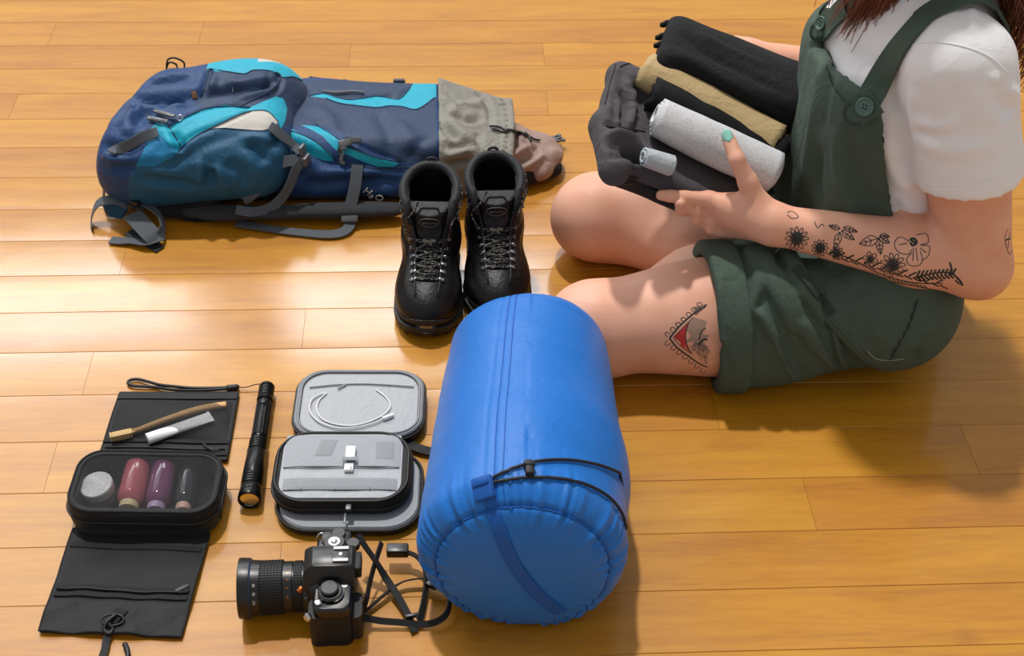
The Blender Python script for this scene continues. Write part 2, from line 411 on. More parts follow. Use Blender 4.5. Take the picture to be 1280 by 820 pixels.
def plank(x0, x1, y0, y1):
    bm = bmesh.new(); L = x1-x0; w = y1-y0-.0004; b = .0007
    prof = [(-w/2, -.016), (-w/2, -b), (-w/2+b*.8, -.00008)]
    for s in np.linspace(-1, 1, 9)[1:-1]: prof.append((s*(w/2-b), .00016*(1-abs(s)**2.2)))
    prof += [(w/2-b*.8, -.00008), (w/2, -b), (w/2, -.016)]
    e = .0002
    A = [bm.verts.new((-L/2+e, y, z)) for y, z in prof]; B = [bm.verts.new((L/2-e, y, z)) for y, z in prof]
    for i in range(len(prof)-1): bm.faces.new((A[i], A[i+1], B[i+1], B[i])[::-1])
    bm.faces.new(A); bm.faces.new(B[::-1]); bmesh.ops.recalc_face_normals(bm, faces=bm.faces)
    o = bmobj('plank', bm, floor, WOOD, autosmooth=12); o.location = ((x0+x1)/2, (y0+y1)/2, -.0006); o.matrix_parent_inverse = Matrix.Identity(4); return o
# row edges, far to near, from the joints seen; board ends where they show
ys = [0.0, .9384, .8466, .7593, .671, .5843, .4935, .4027, .3115, .2270, .1388, .0515, -.0374, -.127, -.2167, -.3085, -.3985, -.4880, -.5775][1:]
while ys[0] < 1.95: ys.insert(0, ys[0]+PITCH)
while ys[-1] > -1.15: ys.append(ys[-1]-PITCH)
ends_px = {(.9384): [(65, 42), (258, 15)], (.8466): [(437, 70), (676, 40)], (.671): [(18, 130), (684, 127)], (.3115): [], (.2270): [(155, 321)], (.1388): [(620, 370)],
           (.0515): [(380, 408)], (-.0374): [(110, 466)], (-.2167): [(44, 650), (1245, 640)], (-.3085): [(1010, 622)], (-.3985): [(350, 700)], (.4935): [(700, 205)]}
for i in range(len(ys)-1):
    y1, y0 = ys[i], ys[i+1]; e = []
    for k, pl in ends_px.items():
        if abs(k-y1) < 1e-3: e = [float(W(*p)[0]) for p in pl]
    r = random.Random(i*13+5)
    if not e: e = [r.uniform(-1.75, -1.3)]
    e = sorted(e)
    while e[0] > -1.75: e.insert(0, e[0]-r.uniform(.75, 1.25))
    while e[-1] < 1.75: e.append(e[-1]+r.uniform(1.5, 2.3))
    e = [max(-1.8, min(1.8, v)) for v in e]; e = [v for j, v in enumerate(e) if j == 0 or v-e[j-1] > .05]
    for a, b_ in zip(e, e[1:]): plank(a, b_, y0, y1)
# ================================================================ CLOTH SCULPTING
def vnormals(V, Q):
    a = V[Q[:, 2]]-V[Q[:, 0]]; b = V[Q[:, 3]]-V[Q[:, 1]]; f = np.cross(a, b); N = np.zeros_like(V)
    for k in range(4): np.add.at(N, Q[:, k], f)
    return N/(np.linalg.norm(N, axis=1)[:, None]+1e-12)
def seg_dist(P, pts):
    best = np.full(len(P), 9.0); tt = np.zeros(len(P)); n = len(pts)-1
    for i in range(n):
        a, b = pts[i], pts[i+1]; ba = b-a; h = np.clip(((P-a) @ ba)/(ba.dot(ba)+1e-12), 0, 1); d = np.linalg.norm(P-a-h[:, None]*ba, axis=1)
        m = d < best; best[m] = d[m]; tt[m] = (i+h[m])/n
    return best, tt
def sculpt(V, Q, strokes, bv=None):
    """fold lines: (pixel outline of the fold, depth (+ ridge, - crease), width); they fade out at both ends"""
    bv = bv or bvh_of(V, Q); N = vnormals(V, Q); D = np.zeros(len(V))
    for st in strokes:
        px, amp, w = st[:3]
        if len(px[0]) == 2: p, _ = drops(bv, px, 0, 3)
        else: p = catmull(px, 3)
        lo, hi = p.min(0)-3*w, p.max(0)+3*w; m = np.where(((V > lo) & (V < hi)).all(1))[0]
        if not len(m): continue
        d, t = seg_dist(V[m], p); fade = np.clip(np.minimum(t, 1-t)*4, .0, 1)**.6 if not (len(st) > 3 and st[3]) else 1.0
        D[m] += amp*fade*(np.exp(-(d/w)**2)-.22*np.exp(-((d-1.9*w)/w)**2))
    return V+N*D[:, None]
# ================================================================ SLEEPING BAG IN ITS STUFF SACK
def build_sack():
    BLUE = fabric('blue_nylon', (28, 112, 200), .38, 2200, .10, .0022, 42, .15, .10)
    DB = fabric('blue_seam_tape', (12, 88, 176), .5, 1600, .2)
    CORD = plain('black_elastic_cord', (14, 16, 24), .6)
    T = thing('sleeping_bag', 'rolled sleeping bag in a bright blue nylon stuff sack with black elastic cord', 'sleeping bag', (0, -.33, 0))
    A = np.array([.013, -.186, .104]); B = np.array([-.012, -.500, .109]); L = np.linalg.norm(B-A)
    ax = _n(B-A); s = _n(np.cross(ax, [0, 0, 1.0])); s = -s if s[0] < 0 else s; up = np.cross(s, ax); up = up if up[2] > 0 else -up
    # profile (distance along the axis, radius): domed back, tube, domed front
    def dome(r, h, n, e=2.6):
        t = np.linspace(0, math.pi/2, n); return [(h*max(math.sin(a), 0)**(2/e), r*max(math.cos(a), 0)**(2/e)) for a in t]
    back = [(-h, r) for h, r in dome(.100, .055, 26)][::-1]; front = [(L+h, r) for h, r in dome(.118, .058, 34, 2.25)]
    mid = [(t*L, .100+.018*t+.006*math.sin(math.pi*t)) for t in np.linspace(0, 1, 90)][1:-1]
    prof = np.array(back+mid+front); prof[:, 1] = np.maximum(prof[:, 1], .0004)
    # resample evenly
    seg = np.r_[0, np.cumsum(np.linalg.norm(np.diff(prof, axis=0), axis=1))]; NU = 230; uu = np.linspace(0, seg[-1], NU)
    pr = np.stack([np.interp(uu, seg, prof[:, 0]), np.interp(uu, seg, prof[:, 1])], 1); NV = 300
    dp = np.gradient(pr, axis=0); dn = np.stack([-dp[:, 1], dp[:, 0]], 1); dn /= np.linalg.norm(dn, axis=1)[:, None]; dn = np.where((dn[:, 1] < 0)[:, None] & (pr[:, 0] > 0)[:, None], dn, dn)
    th = np.linspace(0, 2*np.pi, NV, endpoint=False); U, TH = np.meshgrid(np.arange(NU), th, indexing='ij')
    d = pr[U, 0]; r = pr[U, 1]
    seamF = L+.036; seamB = -.046                                    # the seams that close the end panels
    ring = A+ax*d[..., None]+r[..., None]*(np.sin(TH)[..., None]*s+np.cos(TH)[..., None]*up)
    nr = dn[U, 1][..., None]*(np.sin(TH)[..., None]*s+np.cos(TH)[..., None]*up)+dn[U, 0][..., None]*ax
    nr *= np.sign(np.einsum('ijk,ijk->ij', nr, ring-(A+B)/2))[..., None]
    P = ring.reshape(-1, 3).astype(np.float32)
    big = (wob(P*[1, 1, 1], 22, 3, 2)*.0042).reshape(U.shape)
    streak = (wob(np.stack([P @ ax*14, (TH*.12).ravel(), np.sin(TH).ravel()*.1], 1).astype(np.float32), 3, 9, 3)*.0020).reshape(U.shape)
    uS = uu[U]; iF = np.interp(seamF, pr[:, 0], uu); iB = np.interp(seamB, pr[:, 0], uu)
    ph = TH*34+3*np.sin(TH*5)+2*np.sin(TH*11+1)
    def puck(c, w0, w1, amp):
        e = (uS-c); side = np.where(e < 0, np.exp(-(e/w0)**2), np.exp(-(e/w1)**2)); return amp*side*(np.sin(ph)*.6+np.sin(ph*1.73+1)*.4)
    off = big+streak+puck(iF, .040, .016, .0026)+puck(iB, .045, .02, .0022)
    off -= .0030*np.exp(-((uS-iF)/.0030)**2)+.0028*np.exp(-((uS-iB)/.003)**2)
    lf = np.abs(((TH-(-.30)+np.pi) % (2*np.pi))-np.pi)*.105
    off -= .0014*np.exp(-(lf/.002)**2)*(uS < iF); off -= .0010*np.exp(-((lf-.010)/.002)**2)*(uS < iF)
    # the cord bites into the sack on a slanting loop
    fade = np.clip(r/.03, 0, 1); V = ring+nr*(off*fade)[..., None]
    V[..., 2] = np.where(V[..., 2] < .012, .012-(.012-V[..., 2])*.12, V[..., 2]); V[..., 2] -= V[..., 2].min()
    idx = lambda i, j: i*NV+(j % NV)
    Fq = [(idx(i, j), idx(i+1, j), idx(i+1, j+1), idx(i, j+1)) for i in range(NU-1) for j in range(NV)]
    VV = V.reshape(-1, 3); Fq = np.array(Fq)
    iFi = int(round(iF/uu[-1]*(NU-1))); iBi = int(round(iB/uu[-1]*(NU-1)))
    fi = np.repeat(np.arange(NU-1), NV)
    me_all = bmesh.new()
    def sub(name, m, mat, cap=None):
        f = Fq[m]; us = np.unique(f); mp = -np.ones(len(VV), int); mp[us] = np.arange(len(us)); f2 = [tuple(x) for x in mp[f]]
        if cap is not None: f2.append(tuple(mp[idx(cap, j)] for j in range(NV)))
        return from_arrays(name, VV[us], f2, T, mat)
    body = sub('sack_body', (fi >= iBi) & (fi < iFi), BLUE)
    endp = sub('end_panel', fi >= iFi, BLUE, NU-1); endb = sub('end_panel', fi < iBi, BLUE, 0)
    for o in (body, endp, endb):
        bm = bmesh.new(); bm.from_mesh(o.data); bmesh.ops.recalc_face_normals(bm, faces=bm.faces); bm.to_mesh(o.data); bm.free()
    bv = bvh_objs([body, endp, endb])
    def ringpath(i, a0, a1, n=140, lift=.0012):
        out = []
        for a in np.linspace(a0, a1, n):
            j = int(round((a % (2*np.pi))/(2*np.pi)*NV)) % NV; out.append(V[i, j]+nr[i, j]*lift)
        return np.array(out)
    tube('end_seam', ringpath(iFi, 0, 2*np.pi*(1-1/140.)), .0011, T, DB, 6, closed=True)
    # long seam, two stitch lines
    for dth in (-.30, -.205):
        j = int(round((dth % (2*np.pi))/(2*np.pi)*NV)) % NV
        tube('long_seam', [V[i, j]+nr[i, j]*.0003 for i in range(iBi, iFi, 2)], .0007, T, DB, 5)
    # webbing strip stitched across the end panel
    p, nn = drops(bv, [(616, 622), (622, 655), (640, 700), (668, 738), (700, 765)], .0012, 8)
    p2, n2 = drops(bv, [(612, 625), (618, 652), (636, 702), (664, 742), (692, 768)], .0012, 8)
    ribbon('webbing_strip', p, .016, .0016, nn, T, DB, n=0)
    for a in (.0062, -.0062):
        sd = np.array([_n(np.cross(t, m)) for t, m in zip(np.gradient(p, axis=0), nn)]); tube('strip_stitching', p+sd*a+nn*.0012, .0004, T, BLUE, 4)
    # corner tab
    c, n_ = drop(bv, 606, 611, .004); R = frame(np.cross([0, 1, 0.2], n_), n_)
    bm = bmesh.new(); box_bm(bm, c, (.024, .026, .009), R, .003); box_bm(bm, c+R[:, 1]*.006+n_*.004, (.020, .008, .006), R, .002)
    bmobj('corner_tab', bm, T, DB, autosmooth=40)
    # elastic cord: goes right round the sack, two strands held by a toggle
    def strand(px, hid, lift=.0030):
        p, n_ = drops(bv, px, lift, 6); return p
    s1 = strand([(608, 604), (630, 592), (661, 581), (690, 577), (720, 578), (750, 584), (772, 592)], 0)
    s2 = strand([(608, 606), (640, 600), (668, 598), (700, 600), (730, 607), (755, 620), (770, 635), (777, 648)], 0)
    e1 = s1[-1]; e2 = s2[-1]
    hook1 = [e1+np.array([.004, -.002, -.020]), e1+np.array([.001, -.010, -.045])]
    hook2 = [e2+np.array([.004, .001, -.018]), e2+np.array([.0, .003, -.04])]
    tube('cord', list(s1)+hook1, .0018, T, CORD, 8); tube('cord', list(s2)+hook2, .0018, T, CORD, 8)
    c, n_ = drop(bv, 661, 589, .005); bm = bmesh.new(); R = frame(np.cross(n_, [1, 0, 0]), n_); box_bm(bm, c, (.019, .009, .009), R, .002); box_bm(bm, c+n_*.001+R[:, 0]*.004, (.006, .012, .010), R, .0015)
    bmobj('cord_toggle', bm, T, CORD, autosmooth=40)
build_sack()
# ================================================================ HIKING BOOTS
def build_boot():
    """local frame: toe tip at the origin, x across, y towards the heel"""
    LE = fabric('black_leather', (15, 14, 16), .36, 700, .35, .0009, 55, .0, .2); RU = plain('sole_rubber', (26, 25, 25), .6); PAD = fabric('padded_lining', (20, 22, 28), .55, 1500, .3, .0014, 60, .3)
    SV = plain('hook_metal', (120, 122, 128), .3, 1.0); TG = fabric('tongue_nubuck', (20, 20, 22), .5, 1100, .4, .001, 70)
    lt = NT('lace_cord'); v = lt.coord((1, 1, 1)); wv = lt.n('ShaderNodeTexNoise', ins={'Vector': v, 'Scale': 260.0, 'Detail': 1.0}).outputs['Fac']
    lt.bs(Base_Color=lt.ramp(wv, [(.52, lin((16, 16, 18))), (.60, lin((118, 114, 108)))]), Roughness=.7); LACE = lt.m
    T = thing('hiking_boot', '', 'boot', (0, 0, 0))
    def wid(y):                                                       # half width of the last
        return np.interp(y, [-.002, .006, .02, .045, .08, .12, .165, .205, .228, .236], [.004, .024, .036, .0455, .0470, .0400, .0360, .0370, .026, .004])
    def outer(P):
        toe = sd_ell(P, (0, .056, .034), (.0460, .0560, .0330)); ball = sd_ell(P, (0, .082, .036), (.0465, .062, .036))
        mid = sd_cone(P, (0, .080, .038), (0, .150, .074), .033, .041)
        heel = sd_ell(P, (0, .186, .048), (.0375, .045, .050))
        Q = P.copy(); Q[:, 1] = (Q[:, 1]-.160)*.80; Q[:, 2] = np.clip(Q[:, 2], .07, .152)*0+np.where(Q[:, 2] > .150, Q[:, 2]-.150, 0)
        shaft = np.sqrt(Q[:, 0]**2+Q[:, 1]**2)-(.0375+.0045*np.clip((P[:, 2]-.09)/.06, 0, 1)); shaft = np.maximum(shaft, .05-P[:, 2])
        b = smin(smin(toe, ball, .012), mid, .022); b = smin(b, heel, .025); b = smin(b, shaft, .020)
        top = P[:, 2]-(.150+.012*np.clip((P[:, 1]-.16)/.045, -1.0, 1)+.006*np.clip((.13-P[:, 1])/.02, 0, 1)*0)
        b = np.maximum(b, top)
        # creases at the ankle
        cr = .0016*np.exp(-((P[:, 2]-.092-.25*(P[:, 1]-.15))/.004)**2)+.0012*np.exp(-((P[:, 2]-.075-.2*(P[:, 1]-.15))/.004)**2)
        b = b+cr*np.clip((np.abs(P[:, 0])-.018)/.01, 0, 1)
        return np.maximum(b, .016-P[:, 2])
    def halfgap(P): return np.interp(P[:, 2], [.058, .066, .10, .14, .17], [.0125, .0150, .0185, .0290, .0340]).astype(np.float32)
    def throat(P):                                                    # inside the opening: negative
        s = np.abs(P[:, 0])-halfgap(P); front = np.maximum(P[:, 1]-.150, .056-P[:, 1]+np.abs(P[:, 0])*.25); return np.maximum(np.maximum(s, front), .052-P[:, 2])
    def hollow(P):
        Q = np.sqrt(P[:, 0]**2+((P[:, 1]-.160)*.80)**2)-.0335; return np.maximum(Q, .045-P[:, 2])
    def shell(P): return np.maximum(np.maximum(outer(P), -throat(P)), -hollow(P))
    xs, ys_, zs = grid(-.056, .056, .0021), grid(-.006, .244, .0021), grid(.012, .17, .0021)
    V, Q = surf(shell, xs, ys_, zs); V = relax(V, Q, 2, .4); up = from_arrays('upper', V, Q, T, LE); bvU = bvh_of(V, Q)
    # tongue: the same last, a little inside
    def tong(P):
        o = outer(P)+.0048; bl = np.maximum(np.abs(P[:, 0])-(halfgap(P)+.006), P[:, 1]-.150); ins = np.sqrt(P[:, 0]**2+((P[:, 1]-.160)*.80)**2)-.0285
        lim = P[:, 2]-(.1535-.10*np.abs(P[:, 0])); d = np.maximum(np.maximum(o-.0, bl), lim); d = np.maximum(d, -np.maximum(ins, .07-P[:, 2])); return np.maximum(np.maximum(d, .05-P[:, 2]), .066-P[:, 1])
    def outer_t(P):
        Pq = P.copy(); Pq[:, 2] = np.minimum(Pq[:, 2], .144); return outer(Pq)
    def tong2(P):
        o = outer_t(P)+.0048; bl = np.maximum(np.abs(P[:, 0])-(halfgap(P)+.004), P[:, 1]-.146); th = -(o+.006)
        lim = P[:, 2]-(.1570-6*P[:, 0]**2); return smax(smax(np.maximum(o, th), bl, .003), np.maximum(lim, .050-P[:, 2]), .003)
    V2, Q2 = surf(tong2, xs, grid(.04, .16, .0021), grid(.045, .17, .0021)); V2 = relax(V2, Q2, 3, .5); tg = from_arrays('tongue', V2, Q2, T, TG); bvT = bvh_of(V2, Q2)
    def front(bv, x, z, lift=.0, y0=-.3):
        h = bv.ray_cast(Vector((x, y0, z)), Vector((0, 1, 0)));
        if h[0] is None: return None
        n = h[1] if h[1].y < 0 else -h[1]; return np.array(h[0]+n*lift), np.array(n)
    # tongue badge and its stitched oval
    c, n = front(bvT, 0, .124, .0003); R = frame([1, 0, 0], n)
    bm = bmesh.new(); 
    def badge(w, h, r, lift, zc):
        out = []
        for x, z in rrect(w, h, r, 5):
            q = front(bvT, x, zc+z, lift); out.append(q[0])
        return out
    outl = badge(.036, .040, .008, .0004, .118); outl2 = badge(.0345, .0385, .0075, .0018, .118); vs = [bm.verts.new(p) for p in outl]; v2 = [bm.verts.new(p) for p in outl2]; nn = len(vs)
    for i in range(nn): bm.faces.new((vs[i], vs[(i+1) % nn], v2[(i+1) % nn], v2[i]))
    cc = bm.verts.new(np.mean(outl2, axis=0)+n*.0006)
    for i in range(nn): bm.faces.new((v2[i], v2[(i+1) % nn], cc))
    bmesh.ops.recalc_face_normals(bm, faces=bm.faces); bmobj('tongue_badge', bm, T, LE, autosmooth=40)
    ov = []
    for t in np.linspace(0, 2*np.pi, 28, endpoint=False): q = front(bvT, .0130*math.cos(t), .124+.0075*math.sin(t), .0030); ov.append(q[0])
    tube('badge_oval', ov, .0006, T, plain('badge_grey', (90, 90, 92), .5), 5, closed=True)
    text_obj('badge_lettering', 'zamberlan', .0050, c+n*.0030, R @ np.eye(3), T, plain('badge_grey', (90, 90, 92), .5), .0002)
    q = front(bvT, 0, .094, .0012); box('tongue_tab', q[0], (.019, .0050, .0012), frame([1, 0, 0], q[1]), .0004, T, fabric('tab_grey', (150, 142, 128), .8, 2500, .6))
    # padded collar
    def cpt(t, dz=0, dr=0): x = (.0385+dr)*math.sin(t); y = .160-(.0470+dr)*math.cos(t); return np.array([x, y, .150+.012*np.clip((y-.16)/.045, -1, 1)+dz])
    a0 = 1.02; col = [cpt(t, -.001) for t in np.linspace(a0, 2*np.pi-a0, 40)]
    pre = [np.array([.0265, .116, .118]), np.array([.0320, .124, .134])]; post = [p*[-1, 1, 1] for p in pre[::-1]]
    tube('collar', pre+col+post, [.0035, .005]+[.0068]*40+[.005, .0035], T, PAD, 10)
    # footbed inside
    bm = bmesh.new(); stack_bm(bm, [[(.031*math.cos(t), .160+.040*math.sin(t), z) for t in np.linspace(0, 2*np.pi, 28, endpoint=False)] for z in (.047, .050)]); bmobj('footbed', bm, T, PAD)
    # eyestay edges
    for s in (1, -1):
        P = []
        for z in np.linspace(.060, .146, 22):
            g = float(halfgap(np.array([[0, 0, z]], np.float32))[0])+.0022; q = front(bvU, s*g, z, .0005)
            if q: P.append(q[0])
        tube('eyestay_edge', P, .0016, T, PAD, 6)
    # hooks and laces: rows from the toe upwards
    rows = [(.055, .0150), (.066, .0158), (.077, .0165), (.088, .0175), (.099, .019), (.111, .021)]; pts = []
    def frontd(bv, x, y, lift):
        h = bv.ray_cast(Vector((x, y, .3))+Vector((0, -.8, .8))*.12*0, Vector((0, .0, -1.0))) if False else bv.ray_cast(Vector((x, y-.20, .065+(y-.055)*.62+.26)), Vector((0, .61, -.79)))
        if h[0] is None: return None
        n = h[1] if h[1].z > 0 or h[1].y < 0 else -h[1]; return np.array(h[0]+n*lift), np.array(n)
    for i, (yy_, g) in enumerate(rows):
        g += .0065; pr = []
        for s in (-1, 1):
            q = frontd(bvU, s*g, yy_, .0018)
            if q is None: q = (np.array([s*g, yy_, .08]), np.array([0, -1, 0.]))
            c, n = q; R = frame([s, 0, 0], n); bm = bmesh.new(); lathe_bm(bm, [(-.002, .0036), (.0, .0036), (.0008, .0028)], c, n, 14); box_bm(bm, c+R[:, 0]*-.0032+n*.0006, (.006, .0034, .0014), R, .0004, 1); box_bm(bm, c+R[:, 0]*-.0058+n*.0018, (.0016, .0034, .0036), R, .0004, 1)
            bmobj('lace_hook', bm, T, SV, autosmooth=40); pr.append((c-R[:, 0]*.0055+n*.0015, n))
        pts.append(pr)
    for z, x in ((.128, .0395), (.141, .0405), (.116, .0385)):
        for s in (-1, 1):
            c = np.array([s*x, .140, z]); n = np.array([s*.95, -.3, 0]); bm = bmesh.new(); R = frame([0, -1, 0.2], _n(n)); lathe_bm(bm, [(-.003, .0035), (.0012, .0035), (.002, .0025)], c, _n(n), 14); box_bm(bm, c+R[:, 0]*.004+_n(n)*.002, (.006, .0034, .0022), R, .0004, 1); bmobj('lace_hook', bm, T, SV, autosmooth=40)
    def arc(a, b, sag, lift): m = (a+b)/2+np.array([0, -lift, lift*.8])-np.array([0, 0, sag]); return [a, (a*2+m)/3+np.array([0, -lift*.4, 0]), m, (b*2+m)/3+np.array([0, -lift*.4, 0]), b]
    for i, (l, r) in enumerate(pts):
        tube('lace', arc(l[0], r[0], .0012*(i % 2), .0045), .00145, T, LACE, 7, n=5)
        if i+1 < len(pts):
            l2, r2 = pts[i+1]; tube('lace', arc(l[0], r2[0], 0, .0070), .00140, T, LACE, 7, n=5); tube('lace', arc(r[0], l2[0], 0, .0055), .00140, T, LACE, 7, n=5)
    # loose ends go up to the side hooks
    l, r = pts[-1]
    tube('lace', [l[0], l[0]+np.array([-.006, -.004, .012]), np.array([-.036, .112, .122]), np.array([-.030, .106, .136]), np.array([-.020, .106, .150]), np.array([-.014, .110, .163])], .0014, T, LACE, 7, n=6)
    tube('lace', [r[0], r[0]+np.array([.005, -.004, .012]), np.array([.033, .114, .124]), np.array([.0430, .136, .134]), np.array([.046, .146, .142]), np.array([.044, .16, .158])], .0014, T, LACE, 7, n=6)
    tube('heel_loop', [np.array([-.008, .2065, .150]), np.array([-.006, .211, .168]), np.array([.006, .211, .168]), np.array([.008, .2065, .150])], .0022, T, PAD, 6, n=5)
    # welt seams over the vamp
    for yy, zz in ((.030, .0), ):
        P = []
        for x in np.linspace(-.040, .040, 22):
            q = bvU.ray_cast(Vector((x, .062-.25*abs(x)+.0, .2)), Vector((0, 0, -1)))
            if q[0] is not None: P.append(np.array(q[0])+[0, 0, .0002])
    # sole: welt, midsole and lugs
    def outline(g, n=64):
        yv = -.002+.238*(1-np.cos(np.linspace(0, np.pi, n)))/2; w = wid(yv)+g*np.clip(wid(yv)/.02, 0, 1); yv = yv+np.linspace(-g, g, n)
        return np.concatenate([np.stack([w, yv], 1), np.stack([-w[::-1], yv[::-1]], 1)[1:-1]])
    def lay(g, z, rock=1): o = outline(g); zz = z+.012*np.clip((.030-o[:, 1])/.03, 0, 1)**2*rock*.5; return [(a, b, c) for (a, b), c in zip(o, zz)]
    bm = bmesh.new(); stack_bm(bm, [lay(-.002, .006), lay(.002, .0075), lay(.003, .012), lay(.0035, .017), lay(.0030, .019), lay(-.001, .0205), lay(-.004, .0195)]); bmesh.ops.recalc_face_normals(bm, faces=bm.faces); bmobj('midsole', bm, T, RU, autosmooth=50)
    bm = bmesh.new(); o = outline(-.001, 40); n = len(o)
    for i in range(0, n, 3):
        p = o[i]; q = o[(i+1) % n]; t = q-p; c = p*.93+np.array([0, .118])*.07
        if np.linalg.norm(t) < .0015 or (.098 < p[1] < .130): continue
        rock = .012*np.clip((.030-p[1])/.03, 0, 1)**2*.5; box_bm(bm, (c[0], c[1], .0045+rock), (min(np.linalg.norm(t)*1.5, .010), .014, .009), frame([t[0], t[1], 0]), .001, 1)
    for yy in np.arange(.03, .22, .018):
        if .1 < yy < .128: continue
        for xx in (-.014, .014): box_bm(bm, (xx, yy, .0045), (.018, .009, .008), frame([1, .3*np.sign(xx), 0]), .001, 1)
    o_ = bmobj('tread_lugs', bm, T, RU, autosmooth=40); o_['kind'] = 'stuff'
    def rand(P):                                                      # rubber rand over the toe
        o = outer(P)-.0022; lim = P[:, 2]-(.0295+.010*np.clip((.018-P[:, 1])/.02, 0, 1)-.0035*np.clip((P[:, 1]-.02)/.03, 0, 1)); return np.maximum(np.maximum(np.maximum(o, -(o+.004)), lim), np.maximum(.016-P[:, 2], P[:, 1]-.235))
    V3, Q3 = surf(rand, grid(-.056, .056, .0022), grid(-.008, .244, .0022), grid(.012, .046, .0018)); V3 = relax(V3, Q3, 2, .4); from_arrays('rubber_rand', V3, Q3, T, RU)
    bvR = bvh_of(V3, Q3); q = bvR.ray_cast(Vector((0, -.1, .026)), Vector((0, 1, 0))); c = np.array(q[0]); 
    YL = plain('logo_yellow', (226, 160, 40), .5); nrm = _n([0, -.82, .57]); R = np.stack([np.array([1, 0, 0]), _n(np.cross(nrm, [1, 0, 0])), nrm], 1)
    bm = bmesh.new(); stack_bm(bm, [[c+nrm*(-.0035+z)+R[:, 0]*x+R[:, 1]*y for x, y in rrect(.027, .0115, .005, 5)] for z in (0, .0050, .0058)]); bmobj('toe_badge', bm, T, RU, autosmooth=40)
    text_obj('toe_lettering', 'vibram', .0068, c+nrm*.0025+R[:, 1]*.0002, R, T, YL, .0002, .95)
    q = c+R[:, 1]*-.0085+nrm*.0002; bm = bmesh.new(); box_bm(bm, q, (.008, .0022, .0012), R, .0004, 1); bmobj('toe_mark', bm, T, plain('badge_grey', (90, 90, 92), .5))
    return T
b1 = build_boot()
def set_pose(o, loc, rz, sc=1.0): o.location = loc; o.rotation_euler = (0, 0, math.radians(rz)); o.scale = (sc, sc, sc)
def copy_thing(root):
    r = root.copy(); COL.objects.link(r)
    for ch in list(root.children):
        c = ch.copy(); COL.objects.link(c); c.parent = r
        for g in ch.children: d = g.copy(); COL.objects.link(d); d.parent = c
    return r
b1['group'] = 'pair of hiking boots'
b2 = copy_thing(b1); set_pose(b1, (-.1225, -.026, 0), -3.0); set_pose(b2, (-.0175, .0, 0), 1.0)
b1['label'] = 'left black leather hiking boot, toe fully in view'
b2['label'] = 'right black hiking boot, toe hidden behind the blue sack'
